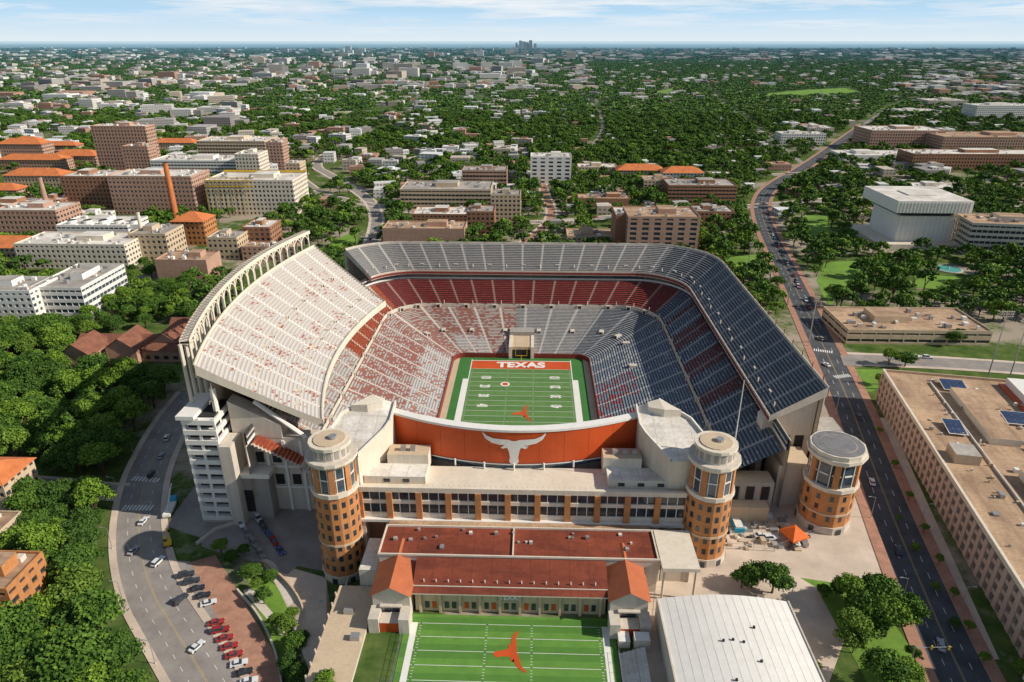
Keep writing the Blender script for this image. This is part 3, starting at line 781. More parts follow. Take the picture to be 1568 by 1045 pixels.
text('TEXAS','athletic_facility_sign',6,1.5,(0,143.85,5.8),(math.pi/2,0,0),'white',None,.04,.03)
cn=MB(); cn.box(42.5,53,150,166.5,10.8,12.0,'cream',top='cream')
for x in (43.3,52.2):
    for y in (151,158,165.5): cn.rod((x,y,0),(x,y,10.8),.35,'concrete')
cn.box(44,52,158,166,0,10.7,'concrete'); cn.obj('entrance_canopy')
bl=MB()
for j in range(6): bl.box(28.9+j*1.1,35.5,100,131,.1+j*.45,.55+j*.45,'white',top='rooflight')
for (x,y,w,d,h) in ((29,133,3,4,2.5),(33,132,4,3,4),(29.5,95,5,4,3)): bl.box(x,x+w,y,y+d,.1,h,'concrete',top='white')
bl.obj('practice_bleachers')
wh=MB(); x0,x1,y0,y1=40.3,75,78,142.5
n=16
for k in range(n):
    a=k/n;b_=(k+1)/n; za=8.3+1.9*math.sin(math.pi*a); zb=8.3+1.9*math.sin(math.pi*b_)
    xa=x0+(x1-x0)*a; xb=x0+(x1-x0)*b_
    wh.face([(xa,y0,za),(xb,y0,zb),(xb,y1,zb),(xa,y1,za)],'white')
    wh.face([(xb,y1,0),(xa,y1,0),(xa,y1,za),(xb,y1,zb)],'concrete'); wh.face([(xa,y0,0),(xb,y0,0),(xb,y0,zb),(xa,y0,za)],'concrete')
    wh.box(xa-.03,xa+.03,y0,y1,za-.05,za+.04,'rooflight')
wh.box(x0-.4,x0,y0,y1,0,8.6,'concrete'); wh.box(x1,x1+.4,y0,y1,0,8.6,'concrete')
for k in range(9): 
    x=x0+12+14*random.random();y=108+24*random.random(); wh.box(x,x+.5,y,y+.5,10,10.7,'dark')
wh.obj('white_roof_hall')

# ================================================================ BUILDINGS
def cbox(mb,w,d,h,wallm,roofm,glass='glass',fl=3.9,bay=3.6,style='grid',base=-10,hv=True,seed=1,spf=.5):
    """building body, local coords: front face y=0. Piers and spandrels stand proud of a recessed glass core."""
    R=random.Random(seed)
    if style=='blank':
        mb.box(0,w,0,d,base,h-.9,wallm,bottom=False)
    else:
        nf=max(1,int(round(h/fl))); f=h/nf
        mb.box(.35,w-.35,.35,d-.35,base,h-.95,glass,bottom=False)
        for k in range(nf+1):
            z0=max(base,k*f-(f*spf)/2) if k else base; z1=min(h-.9,k*f+(f*spf)/2) if k<nf else h-.9
            if k==nf: z0=h-f*.45
            if z1>z0: mb.box(0,w,0,d,z0,z1,wallm,bottom=True)
        pw=.46 if style=='grid' else .08
        nx=max(2,int(w/bay)); by=w/nx
        for k in range(nf):
            z0=k*f+(f*spf)/2; z1=(k+1)*f-(f*spf)/2 if k<nf-1 else h-f*.45
            for i in range(nx+1):
                p=by*pw; a=max(0,i*by-p/2); b_=min(w,i*by+p/2)
                mb.box(a,b_,0,.34,z0,z1,wallm,bottom=False)
            ny=max(2,int(d/bay)); bb=d/ny
            for i in range(1,ny+1):
                p=bb*pw; a=max(.5,i*bb-p/2); b_=min(d,i*bb+p/2)
                mb.box(0,.34,a,b_,z0,z1,wallm,bottom=False); mb.box(w-.34,w,a,b_,z0,z1,wallm,bottom=False)
    if roofm=='hip':
        o=.9; rise=min(w,d)*.22; e=min(w,d)/2
        A=[(-o,-o,h-.9),(w+o,-o,h-.9),(w+o,d+o,h-.9),(-o,d+o,h-.9)]
        if w>=d: r=[(e,d/2,h+rise),(w-e,d/2,h+rise)]; F_=[(A[0],A[1],r[1],r[0]),(A[1],A[2],r[1]),(A[2],A[3],r[0],r[1]),(A[3],A[0],r[0])]
        else: r=[(w/2,e,h+rise),(w/2,d-e,h+rise)]; F_=[(A[0],A[1],r[0]),(A[1],A[2],r[1],r[0]),(A[2],A[3],r[1]),(A[3],A[0],r[0],r[1])]
        for q in F_: mb.face(list(q),'tile')
        mb.face(A[::-1],wallm)
        return
    mb.face([(.4,.4,h-.85),(w-.4,.4,h-.85),(w-.4,d-.4,h-.85),(.4,d-.4,h-.85)],roofm)
    mb.box(0,w,0,.4,h-.9,h,wallm); mb.box(0,w,d-.4,d,h-.9,h,wallm); mb.box(0,.4,.4,d-.4,h-.9,h,wallm); mb.box(w-.4,w,.4,d-.4,h-.9,h,wallm)
    if hv:
        n=int(min(26,5+w*d/120))
        for _ in range(n):
            a=2+R.random()*max(.5,w-7); b_=2+R.random()*max(.5,d-6); sx_=.8+R.random()*2.4; sy_=.8+R.random()*2.
            mb.box(a,min(w-1,a+sx_),b_,min(d-1,b_+sy_),h-.84,h+.2+R.random()*1.3,R.choice(['metal','rooflight','concrete_grey','white']))
        if w>18 and d>14:
            a=w*(.2+.4*R.random()); mb.box(a,a+w*.25,d*.35,d*.75,h-.84,h+2.8,wallm,top=roofm)
BN=[0]
def bld(name,xl,xr,yb,yt,dep,wallm,roofm,rot=0,**k):
    x0,y0=G(xl,yb);x1,y1=G(xr,yb); y=(y0+y1)/2; w=x1-x0
    g_=gz((x0+x1)/2,y); h=HT((x0+x1)/2,y,yt)-g_; h=max(4,h)
    mb=MB(); BN[0]+=1
    cbox(mb,w,dep,h,wallm,roofm,seed=BN[0],**k)
    o=mb.obj(name,loc=(x0,y,g_),rz=math.radians(rot))
    ex_rect(x0-2,x1+2,y-6,y+dep+2)
    return o
bld('brick_tower_building',155,238,268,193,22,'brickpink','rooflight',spf=.45)
bld('brick_tower_building',197,236,275,224,18,'brickpink','roofgrey')
bld('office_building',308,412,262,216,45,'tan','rooflight',style='strip')
bld('office_building',412,437,262,218,20,'brickpink','rooflight')
bld('white_laboratory',236,368,282,246,40,'white','rooflight',glass='glassblue',style='strip')
bld('white_laboratory',366,402,285,236,30,'cream','rooflight')
sc=bld('scaffolded_building',322,455,330,276,42,'cream','rooflight',spf=.5)
bld('brick_laboratory',105,178,326,270,35,'brickbrown','rooflight')
bld('brick_laboratory',176,304,330,270,38,'brickpink','rooflight',glass='glassblue',spf=.55)
for a in ((0,70,245,220,25),(0,100,262,244,22),(80,150,255,238,25),(10,100,292,268,24),(-60,30,305,290,20),(150,235,238,225,18),(20,60,228,215,20),(235,300,232,218,20),(60,120,236,222,18)):
    bld('tile_roof_building',*a,'tan' if a[0]%20 else 'brickpink','hip')
bld('brick_laboratory',0,98,368,322,32,'brickpink','rooflight')
bld('brick_laboratory',-60,60,345,314,30,'brickbrown','rooflight')
bld('tile_roof_building',-40,60,405,378,24,'tan','hip')
bld('chilling_station',30,200,412,374,34,'cream','rooflight')
bld('chilling_station',95,205,385,345,30,'white','rooflight',style='strip')
bld('tan_building',205,262,400,358,28,'tan','roofgrey')
bld('tan_building',243,322,432,398,22,'brickpink','roofbrown',style='blank')
bld('tile_roof_building',268,318,376,338,22,'brick','hip')
bld('brick_building',376,418,385,348,25,'brickbrown','rooflight')
bld('tan_building',322,368,398,364,22,'tan','roofgrey')
bld('brick_building',372,460,400,378,14,'brickpink','roofbrown')
bld('white_building',100,160,345,330,20,'white','rooflight')
bld('brick_building',62,98,330,306,20,'brickbrown','rooflight')
bld('office_building',440,462,278,250,22,'tan','rooflight')
bld('brick_building',410,436,245,214,22,'brickpink','rooflight')
bld('white_modern_building',-40,62,500,445,26,'white','roofgrey',glass='glassblue')
bld('white_modern_building',60,138,492,440,46,'white','roofgrey',glass='glassblue',style='strip')
o=sc; d=o.data; mb=MB(); W=max(v.co.x for v in d.vertices); Hs=max(v.co.z for v in d.vertices)-2.8
for k in range(9): mb.rod((W*k/16,-1.2,0),(W*k/16,-1.2,Hs+2),.15,'yellow',4)
for z in (Hs-6,Hs-1,Hs+1.5): mb.box(0,W*.55,-1.5,-.9,z,z+.7,'yellow')
mb.box(0,W,41,41.6,Hs,Hs+1.6,'yellow')
mb.obj('scaffolding',loc=o.location)
def stack(px,pyb,pyt,r,mt):
    x,y=G(px,pyb); h=HT(x,y,pyt); mb=MB(); mb.cyl(0,0,r,r*.7,0,h,mt,16,capm='dark'); mb.cyl(0,0,r*.8,r*.8,h-1.5,h-.4,mt,16,capm='dark'); mb.cyl(0,0,r*1.3,r*1.3,0,4,mt,8); mb.obj('smokestack',loc=(x,y,0))
stack(272,345,250,2.8,'tile'); stack(225,390,325,1.7,'cream'); stack(78,335,272,2.4,'brickpink')
ct=MB()
for k in range(5):
    x,y=G(108+k*24,352,14)
    ct.box(x-5,x+5,y,y+9,0,18,'white'); ct.cyl(x,y+4.5,3.6,3.2,18,20.5,'white',14,capm='dark')
    for z in (4,8,12): ct.box(x-4.6,x+4.6,y-.2,y-.01,z,z+1.6,'dark')
ct.obj('cooling_towers')
bld('office_building',614,752,322,290,42,'tan','roofgrey',style='strip')
bld('tan_building',752,797,345,298,20,'tan','roofgrey')
bld('office_building',632,716,348,328,30,'brickbrown','rooflight')
bld('brick_building',588,712,385,350,24,'brickpink','roofbrown',style='blank')
bld('brick_building',716,757,362,324,24,'brickbrown','roofgrey')
bld('white_office_tower',812,874,282,240,28,'white','rooflight',bay=9,fl=4.5)
bld('office_building',708,776,292,261,28,'brickpink','roofgrey',style='strip')
bld('tile_roof_building',944,1016,276,260,22,'tan','hip'); bld('tile_roof_building',1014,1076,282,264,22,'white','hip')
bld('office_building',1022,1125,312,284,36,'brickbrown','roofgrey',style='strip'); bld('brick_building',985,1030,300,276,26,'tan','roofbrown')
bld('brick_building',958,1066,392,332,34,'brickpink','roofbrown',glass='glassblue',spf=.4,bay=8)
bld('brick_building',940,962,385,330,30,'brickbrown','rooflight',style='blank')
bld('low_building',868,942,378,362,24,'tan','roofbrown'); bld('brick_building',1064,1122,348,324,24,'brickbrown','roofgrey')
bld('low_building',885,965,318,304,22,'brickbrown','roofbrown',style='blank')
bld('low_building',885,945,270,256,26,'tan','rooflight')
bld('low_pavilion_building',1296,1512,528,506,34,'tan','roofbrown',bay=7,style='strip',spf=.6)
bld('long_office_building',1478,1640,392,342,34,'concrete','roofbrown',rot=-8,style='strip')
bld('brick_campus_building',1330,1440,232,200,60,'brickpink','rooflight'); bld('brick_campus_building',1440,1600,240,210,60,'brickpink','roofbrown'); bld('brick_campus_building',1395,1600,262,236,40,'brickbrown','rooflight')
bld('white_hospital_building',1492,1620,186,162,50,'white','rooflight'); bld('white_office_building',1195,1262,222,205,30,'white','rooflight')
bld('warehouse',1290,1400,252,238,45,'white','rooflight',style='blank'); bld('warehouse',1400,1480,300,288,30,'concrete','rooflight',style='blank'); bld('white_office_building',1520,1600,262,246,40,'white','roofgrey')
bld('white_office_building',1235,1275,210,196,40,'concrete','rooflight')
bld('warehouse',1380,1440,178,170,50,'white','rooflight',style='blank'); bld('white_office_building',1420,1480,165,154,60,'concrete','rooflight')
bld('tile_roof_building',-60,22,790,738,16,'tan','hip',bay=3); bld('brick_building',-90,40,975,900,15,'brick','roofbrown'); bld('brick_building',-80,10,860,818,12,'tan','roofbrown')
x0,y0=G(1366,378); x1,_=G(1452,378); h=HT((x0+x1)/2,y0,306); w=x1-x0; l=MB(); dp=46
l.box(-14,w+20,-8,dp+8,-1,4,'cream',top='cream')
l.box(1,w-1,1,dp-1,4,h-13,'white'); 
for k in range(12): 
    for yy in (.85,): l.box(1+(w-2)*k/12,1.12+(w-2)*k/12,yy,1.,4,h-13,'concrete')
l.box(3,w-3,3,dp-3,h-13,h-9,'glass'); l.box(-6,w+6,-6,dp+6,h-9,h,'white',top='rooflight')
for k in range(22): l.box(-6+(w+12)*k/22,-5.6+(w+12)*k/22,-6.25,-6.,h-9,h-1,'cream')
l.box(w*.25,w*.75,dp*.3,dp*.7,h,h+.8,'rooflight')
l.box(w+22,w+60,-20,12,-1,3.5,'white',top='rooflight')
l.obj('presidential_library',loc=(x0,y0,0)); ex_rect(x0-20,x0+w+62,y0-24,y0+dp+10)
ac=MB()
def gable(mb,x,y,w,d,h,rise,wm,rm,z=0,ridge='x'):
    mb.box(x,x+w,y,y+d,z-2,z+h,wm)
    if ridge=='x':
        mb.face([(x-1,y-1,z+h-.3),(x+w+1,y-1,z+h-.3),(x+w+1,y+d/2,z+h+rise),(x-1,y+d/2,z+h+rise)],rm); mb.face([(x+w+1,y+d+1,z+h-.3),(x-1,y+d+1,z+h-.3),(x-1,y+d/2,z+h+rise),(x+w+1,y+d/2,z+h+rise)],rm)
        for xx in (x,x+w): mb.face([(xx,y,z+h),(xx,y+d,z+h),(xx,y+d/2,z+h+rise-.2)],wm)
    else:
        mb.face([(x-1,y-1,z+h-.3),(x+w/2,y-1,z+h+rise),(x+w/2,y+d+1,z+h+rise),(x-1,y+d+1,z+h-.3)],rm); mb.face([(x+w/2,y-1,z+h+rise),(x+w+1,y-1,z+h-.3),(x+w+1,y+d+1,z+h-.3),(x+w/2,y+d+1,z+h+rise)],rm)
        for yy in (y,y+d): mb.face([(x,yy,z+h),(x+w,yy,z+h),(x+w/2,yy,z+h+rise-.2)],wm)
    for k in range(int(w//5)): mb.box(x+1.5+k*5,x+4+k*5,y-.12,y-.02,z+1.5,z+3.5,'glass')
M['roofac']=mat('brown_tile_roof',(.22,.09,.055),var=.3,scale=.3)
bx,by=G(215,575)
gz_=gz(bx,by)
for k in range(4): gable(ac,bx-42+k*19,by+4+k*8,16,18,9,6,'brickpink','roofac',gz_,'y')
gable(ac,bx-42,by+16,80,18,7,5,'brickpink','roofac',gz_,'x'); gable(ac,bx-2,by+36,44,16,8,6,'brickpink','roofac',gz_,'x')
ac.obj('alumni_center'); ex_rect(bx-46,bx+44,by-1,by+52)

A=Vector((127.5,100)); B=Vector((159,273)); 
Ld=(B-A).length; ang=math.atan2(B.y-A.y,B.x-A.x)
gm=MB(); gh=15
W_=62
gm.box(0,Ld,-W_,-1.2,-2,gh-1.61,'dark')
gm.box(0,Ld,-W_,0,gh-1.6,gh-.6,'cream',top='roofbrown'); gm.box(0,Ld,-.5,.35,gh-.6,gh+.5,'cream'); gm.box(0,.5,-W_,-.5,gh-.6,gh+.5,'tan'); gm.box(Ld-.5,Ld,-W_,-.5,gh-.6,gh+.5,'tan')
M['pinkconc']=weath('pink_precast_concrete',(.58,.44,.36),(.40,.28,.21),.4)
nb_=int(Ld/4.2)
for k in range(nb_+1):
    x=Ld*k/nb_; gm.box(max(0,x-.95),min(Ld,x+.95),-1.1,.33,-1,gh-1.6,'pinkconc')
for z in (-1,3,6.6,10.2): gm.box(0,Ld,-1.15,.12,z,z+1.35,'pinkconc')
for k in range(0,nb_,1):
    x=Ld*(k+.5)/nb_; gm.box(x-.12,x+.12,-.9,-.5,.5,13.3,'concrete')
for k in range(14):
    for z in (2,5.6,9.2): gm.box(Ld+.01,Ld+.12,-W_+2+k*4.2,-W_+4.6+k*4.2,z,z+1.9,'dark')
gm.box(0,26,-15,2.6,-1,gh+1,'cream',top='rooflight')
for z in (1,4.2,7.4,10.6): gm.box(-.1,26.1,2.6,3.4,z,z+1.3,'white')
for (a,b_,c_,d_,hh,mt,tp) in ((70,100,-34,-22,2.4,'cream','roofbrown'),(120,160,-31,-21,2.0,'cream','roofbrown'),(30,60,-40,-26,3,'pinkconc','roofbrown'),(104,112,-12,-4,3,'tan','roofgrey')):
    gm.box(a,b_,c_,d_,gh-.6,gh+hh,mt,top=tp)
gm.box(40,Ld-8,-16.4,-16,gh-.6,gh+.2,'rooflight')
gm.box(118,Ld-4,-61,-46,gh-.6,gh+3,'white',top='white'); gm.box(118,Ld-4,-46,-43.5,gh-.6,gh+.1,'redwall')
for k in range(170):
    x=random.uniform(5,Ld-6); y=random.uniform(-W_+4,-4); s_=random.uniform(.35,1.2); gm.box(x,x+s_*random.uniform(.6,2.),y,y+s_*random.uniform(.6,1.6),gh-.6,gh+random.uniform(-.2,.9),random.choice(['metal','rooflight','tan','concrete_grey','white']))
gm.obj('parking_garage',loc=(A.x,A.y,0),rz=ang)
def sol(lx,ly,w,d):
    mb=MB(); c_=math.cos(ang);s_=math.sin(ang)
    for i in range(3):
        for j in range(3):
            x0=(i-1.5)*w/3;y0=(j-1.5)*d/3
            mb.face([(x0+.08,y0+.08,1.0+.12*(y0+d/2)),(x0+w/3-.08,y0+.08,1.0+.12*(y0+d/2)),(x0+w/3-.08,y0+d/3-.08,1.0+.12*(y0+d/2+d/3)),(x0+.08,y0+d/3-.08,1.0+.12*(y0+d/2+d/3))],'solar')
    mb.face([(-w/2-.3,-d/2-.3,.91),(w/2+.3,-d/2-.3,.91),(w/2+.3,d/2+.3,.93+.12*d),(-w/2-.3,d/2+.3,.93+.12*d)],'rooflight')
    for x in (-w/2+.5,w/2-.5):
        for y in (-d/2+.5,d/2-.5): mb.rod((x,y,0),(x,y,1+.12*(y+d/2)),.12,'metal',4)
    mb.obj('solar_array',loc=(A.x+lx*c_-ly*s_,A.y+lx*s_+ly*c_,gh-.55),rz=ang-math.pi/2)
sol(165,-24,9,8);sol(140,-38,10,8);sol(115,-38,9,8);sol(128,-12,6,9)
ex_poly([tuple(A+Vector((-4,0))),tuple(B+Vector((-4,6))),tuple(B+Vector((66,-8))),tuple(A+Vector((66,-14)))])
for k in range(0,20): ex_rect(124+k*.5,200,100+k*8,110+k*8)

# ================================================================ DISTANT TOWN
def boxes_mesh(name,L,mt):
    V=[];Fc=[]
    for (x,y,z0,w,d,h,r) in L:
        c_,s_=math.cos(r),math.sin(r); b_=len(V)
        for zz in (z0,z0+h):
            for (a,e) in ((-w/2,-d/2),(w/2,-d/2),(w/2,d/2),(-w/2,d/2)): V.append((x+a*c_-e*s_,y+a*s_+e*c_,zz))
        Fc+=[(b_,b_+1,b_+5,b_+4),(b_+1,b_+2,b_+6,b_+5),(b_+2,b_+3,b_+7,b_+6),(b_+3,b_,b_+4,b_+7),(b_+4,b_+5,b_+6,b_+7)]
    me=bpy.data.meshes.new(name); me.from_pydata(V,[],Fc); me.materials.append(mt); me.update()
    o=bpy.data.objects.new(name,me); scene.collection.objects.link(o); return o
def townmat(name):
    m,nt,b=newmat(name)
    geo=nd(nt,'ShaderNodeNewGeometry'); cr=nd(nt,'ShaderNodeValToRGB'); cr.color_ramp.interpolation='CONSTANT'
    cols=[(0,(.68,.65,.60)),(.26,(.42,.39,.36)),(.42,(.55,.46,.36)),(.58,(.28,.25,.23)),(.72,(.44,.23,.15)),(.84,(.77,.76,.73))]
    e=cr.color_ramp.elements; e[0].color=(*cols[0][1],1); e[1].position=cols[1][0]; e[1].color=(*cols[1][1],1)
    for p,c_ in cols[2:]: q=e.new(p); q.color=(*c_,1)
    nt.links.new(geo.outputs['Random Per Island'],cr.inputs[0]); c_=cr.outputs[0]
    s=nd(nt,'ShaderNodeSeparateXYZ'); nt.links.new(geo.outputs['Position'],s.inputs[0]); sn=nd(nt,'ShaderNodeSeparateXYZ'); nt.links.new(geo.outputs['Normal'],sn.inputs[0])
    side=mth(nt,'LESS_THAN',sn.outputs[2],.5); wz_=mth(nt,'LESS_THAN',mth(nt,'FRACT',mth(nt,'DIVIDE',s.outputs[2],3.8)),.42)
    wx=mth(nt,'LESS_THAN',mth(nt,'FRACT',mth(nt,'DIVIDE',mth(nt,'ADD',s.outputs[0],s.outputs[1]),4.2)),.6)
    c_=mixc(nt,mth(nt,'MULTIPLY',mth(nt,'MULTIPLY',side,wz_),mth(nt,'MULTIPLY',wx,.8)),c_,(.06,.07,.09))
    rn=noise(nt,geo.outputs['Position'],.3,4,.7); c_=mixc(nt,mapr(nt,rn,.4,.7,0,.35),c_,(.25,.23,.2))
    c_=mixc(nt,mapr(nt,s.outputs[1],2500,12000,0,.75),c_,(.30,.43,.50))  # blue-grey distance haze painted over the building colours
    nt.links.new(c_,b.inputs['Base Color']); b.inputs['Roughness'].default_value=.8; return m
TM=townmat('town_building_walls')
L=[]
def addb(n,alo,ahi,ylo,yhi,wlo,whi,hlo,hhi):
    for _ in range(n):
        a=random.uniform(alo,ahi); t=random.random(); y=ylo*(yhi/ylo)**t; x=y*a
        if excluded(np.array([x]),np.array([y]))[0]: continue
        w=random.uniform(wlo,whi); d=random.uniform(wlo,whi)*.8; h=random.uniform(hlo,hhi); r_=random.choice([0,0,.1,-.2,.3])
        L.append((x,y,0,w,d,h,r_)); ex_rect(x-w/2,x+w/2,y-d/2-6,y+d/2)
        if w>16 and random.random()<.6: L.append((x+w*.1,y,h,w*.3,d*.4,1.8,r_))
        if w>20 and random.random()<.5: L.append((x+w*.6,y+d*.2,0,w*.5,d*.6,h*random.uniform(.5,.9),r_))
random.seed(21)
addb(120,-.62,-.02,620,1150,9,24,7,12); addb(330,-.78,.02,900,2300,10,32,8,14); addb(130,.35,.78,800,2300,10,34,7,12)
addb(170,-.05,.40,800,2300,8,14,6,9); addb(60,-.1,.3,560,800,8,15,5,8); addb(50,.25,.6,560,900,8,18,5,8)
addb(36,-.75,-.4,1100,2600,25,60,12,24); addb(60,-.15,.25,1900,2900,14,34,9,16)
addb(750,-.8,.08,2200,6000,16,50,12,22); addb(200,.05,.5,2400,6000,14,30,11,17); addb(380,.5,.8,2000,6000,18,55,11,20)
addb(44,-.38,.02,2800,5000,40,90,22,44); addb(20,-.8,-.5,1800,3200,40,80,16,30)
addb(600,-.8,.8,5500,14000,40,110,15,28)
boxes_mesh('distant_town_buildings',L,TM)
sk=[]
for k in range(11): sk.append((random.uniform(-190,150)+(800-784)/1045*12500-320,12500+random.uniform(-300,300),0,34+random.random()*30,40,50+random.random()*95,0))
for k in range(30): y=random.uniform(5500,11000); sk.append((y*random.uniform(-.35,.12),y,0,50+30*random.random(),50,random.uniform(30,62),0))
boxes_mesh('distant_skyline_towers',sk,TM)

# ================================================================ TREES
def tree_mesh(name,seed,cr,ht,nc,nl,ls,mt,trunk=True,core=(8,5)):
    R=np.random.default_rng(seed); V=[];Fc=[];MI=[];SH=[]
    def add(vs,fs,mi,sh):
        b_=len(V); V.extend(vs); Fc.extend([tuple(q+b_ for q in f) for f in fs]); MI.extend([mi]*len(fs)); SH.extend([sh]*len(vs) if np.isscalar(sh) else sh)
    base=ht*.30
    cl=[]; ex_,ey_=R.uniform(.85,1.15),R.uniform(.85,1.15)
    for k in range(nc):
        a=k*2.399+R.uniform(-.5,.5); rr=math.sqrt((k+.5)/nc)*cr*.76*R.uniform(.75,1.25)
        top=(1-(rr/(cr*1.02))**2); z=base+ht*.14+(ht*.52)*max(0,top)*R.uniform(.6,1.12)
        r=cr*R.uniform(.19,.38)*(1 if nc>8 else 1.25)
        cl.append((rr*math.cos(a)*ex_,rr*math.sin(a)*ey_,min(z,ht-r*.75),r))
    if trunk:
        mb=MB(); r0=cr*.075
        mb.rod((0,0,-1),(0,0,base*.9),r0,'bark',7,r0*.7)
        for k in range(min(6,nc)):
            c_=cl[(k*3+1)%nc]; md_=(c_[0]*.4,c_[1]*.4,base+(c_[2]-base)*.35)
            mb.rod((0,0,base*.75),md_,r0*.5,'bark',5,r0*.36); mb.rod(md_,(c_[0],c_[1],c_[2]),r0*.36,'bark',5,r0*.15)
        add(mb.v,mb.f,0,.5)
    nu,nv=core
    for (x,y,z,r) in cl:
        sh=float(np.clip(R.normal(.45,.3),0,1))
        vs=[];fs=[]
        for i in range(nv+1):
            ph=math.pi*i/nv
            for j in range(nu):
                th=2*math.pi*j/nu; q=r*.70*R.uniform(.7,1.12)
                vs.append((x+q*math.sin(ph)*math.cos(th),y+q*math.sin(ph)*math.sin(th),z+q*.78*math.cos(ph)))
        for i in range(nv):
            for j in range(nu): fs.append((i*nu+j,(i+1)*nu+j,(i+1)*nu+(j+1)%nu,i*nu+(j+1)%nu))
        add(vs,fs,1,sh*.15)  # clump cores coloured darker, painting shade into the crown's gaps
        n=nl; d=R.normal(size=(n,3)); d/=np.linalg.norm(d,axis=1)[:,None]; d[:,2]=np.where(d[:,2]<-.35,-d[:,2],d[:,2])
        rad=r*R.uniform(.68,1.35,n); C=d*rad[:,None]; C[:,2]*=.85; C+=np.array([x,y,z])
        N=d+R.normal(size=(n,3))*.75; N[:,2]+=.2; N/=np.linalg.norm(N,axis=1)[:,None]
        T=np.cross(N,R.normal(size=(n,3))); T/=np.linalg.norm(T,axis=1)[:,None]; B_=np.cross(N,T)
        s_=(ls*R.uniform(.5,1.25,n))[:,None]
        q=np.stack([C-T*s_,C-B_*s_*.7,C+T*s_,C+B_*s_*.7],1).reshape(-1,3)
        add([tuple(p) for p in q.tolist()],[(4*i,4*i+1,4*i+2,4*i+3) for i in range(n)],1,np.repeat(np.clip(sh+R.normal(0,.16,n)+.28*(C[:,2]-z)/r,0,1),4).tolist())  # random leaf tone, plus painted light: paler towards each clump's top
    me=bpy.data.meshes.new(name); me.from_pydata(V,[],Fc); me.materials.append(M['bark']); me.materials.append(M[mt])
    me.polygons.foreach_set('material_index',MI)
    at=me.attributes.new('shade','FLOAT','POINT'); at.data.foreach_set('value',SH); me.update(); return me
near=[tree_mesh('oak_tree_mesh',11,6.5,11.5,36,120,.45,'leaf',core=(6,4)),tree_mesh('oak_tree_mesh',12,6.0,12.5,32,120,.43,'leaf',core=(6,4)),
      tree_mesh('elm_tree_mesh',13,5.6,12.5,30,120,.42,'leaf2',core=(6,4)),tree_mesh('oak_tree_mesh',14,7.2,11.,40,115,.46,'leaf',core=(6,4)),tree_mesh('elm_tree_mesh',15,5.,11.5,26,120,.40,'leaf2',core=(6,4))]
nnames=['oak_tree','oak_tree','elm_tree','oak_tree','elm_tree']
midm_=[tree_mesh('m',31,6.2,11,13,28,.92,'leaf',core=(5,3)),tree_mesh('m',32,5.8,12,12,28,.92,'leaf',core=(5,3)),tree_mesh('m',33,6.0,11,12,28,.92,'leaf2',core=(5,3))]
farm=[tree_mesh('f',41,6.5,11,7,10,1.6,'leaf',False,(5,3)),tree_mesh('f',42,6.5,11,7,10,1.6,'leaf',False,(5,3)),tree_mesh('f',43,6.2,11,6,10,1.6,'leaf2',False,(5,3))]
def plant(x,y,s=1,kind=None):
    k=random.randrange(5) if kind is None else kind
    o=bpy.data.objects.new(nnames[k],near[k]); scene.collection.objects.link(o)
    o.location=(x,y,gz(x,y)); o.rotation_euler=(0,0,random.uniform(0,6.28)); q=random.uniform(.85,1.15)
    o.scale=(s*random.uniform(.9,1.1),s*random.uniform(.9,1.1),s*q); return o
PL=[]
def grove(pix,dist,s0,s1,n=5000,kind=None,respect=True):
    poly=[G(*q) for q in pix]; xs_=[p[0] for p in poly]; ys_=[p[1] for p in poly]
    X=rng.uniform(min(xs_),max(xs_),n); Y=rng.uniform(min(ys_),max(ys_),n)
    ok=inpoly(X,Y,poly)
    if respect: ok&=~excluded(X,Y)
    for x,y in zip(X[ok],Y[ok]):
        if all((x-a)**2+(y-b_)**2>((dist+c_)/2)**2 for a,b_,c_ in PL[-450:]):
            PL.append((x,y,dist)); plant(x,y,random.uniform(s0,s1),kind)
random.seed(5)
grove([(-120,478),(60,498),(130,560),(290,610),(268,640),(215,715),(140,740),(-150,735)],8.4,.8,1.4)
grove([(-60,462),(130,470),(295,440),(300,500),(250,500),(120,525),(-60,500)],9.5,.7,.95)
grove([(20,760),(150,762),(190,795),(205,870),(100,890),(20,860)],7.8,.8,1.25)
grove([(-160,985),(40,890),(190,870),(225,935),(300,1040),(350,1130),(-200,1130)],8.2,.85,1.45)
grove([(160,410),(290,408),(290,440),(150,450)],9,.5,.7)
for (px,py,s_) in ((1150,900,.7),(1182,908,.8),(1135,900,.5),(1295,930,.75),(1325,965,1.0),(1355,975,.95),(1385,960,.75),(1340,935,.85),(1345,1060,.9),(1385,1050,.6),(1300,990,.8),(1260,915,.35),(1280,912,.4),
    (395,905,.4),(385,885,.45),(405,925,.45),(440,975,.5),(455,1000,.45),(425,965,.4),(340,850,.5),(395,880,.35),(355,862,.4),(480,1040,.4),(500,1060,.5),(375,850,.35),(415,890,.35),(450,950,.4),(465,985,.35),(445,1030,.5),(460,1050,.5),
    (1360,560,.8),(1385,562,.7),(1345,590,.5),(1455,528,.7),(1465,525,.7),(1180,455,.7),(1190,440,.7),(1305,1000,.5),(1395,1010,.3),(1240,1035,.35),(1430,905,.25),(1460,960,.25),(1400,845,.25),(1375,800,.22),(1560,1035,.4)):
    x,y=G(px,py); plant(x,y,s_); PL.append((x,y,8))
for k in range(8):
    x,y=G(1338+k*22,665+k*50); plant(x+2,y,.28,4)
def collec(name,meshes,names,locs):
    c_=bpy.data.collections.new(name); scene.collection.children.link(c_)
    for me,n,l in zip(meshes,names,locs):
        o=bpy.data.objects.new(n,me); c_.objects.link(o); o.location=(l[0],l[1],gz(*l))
    return c_
cm=collec('park_tree_kinds',midm_,['park_tree']*3,[G(1105,428),G(545,372),G(1140,385)])
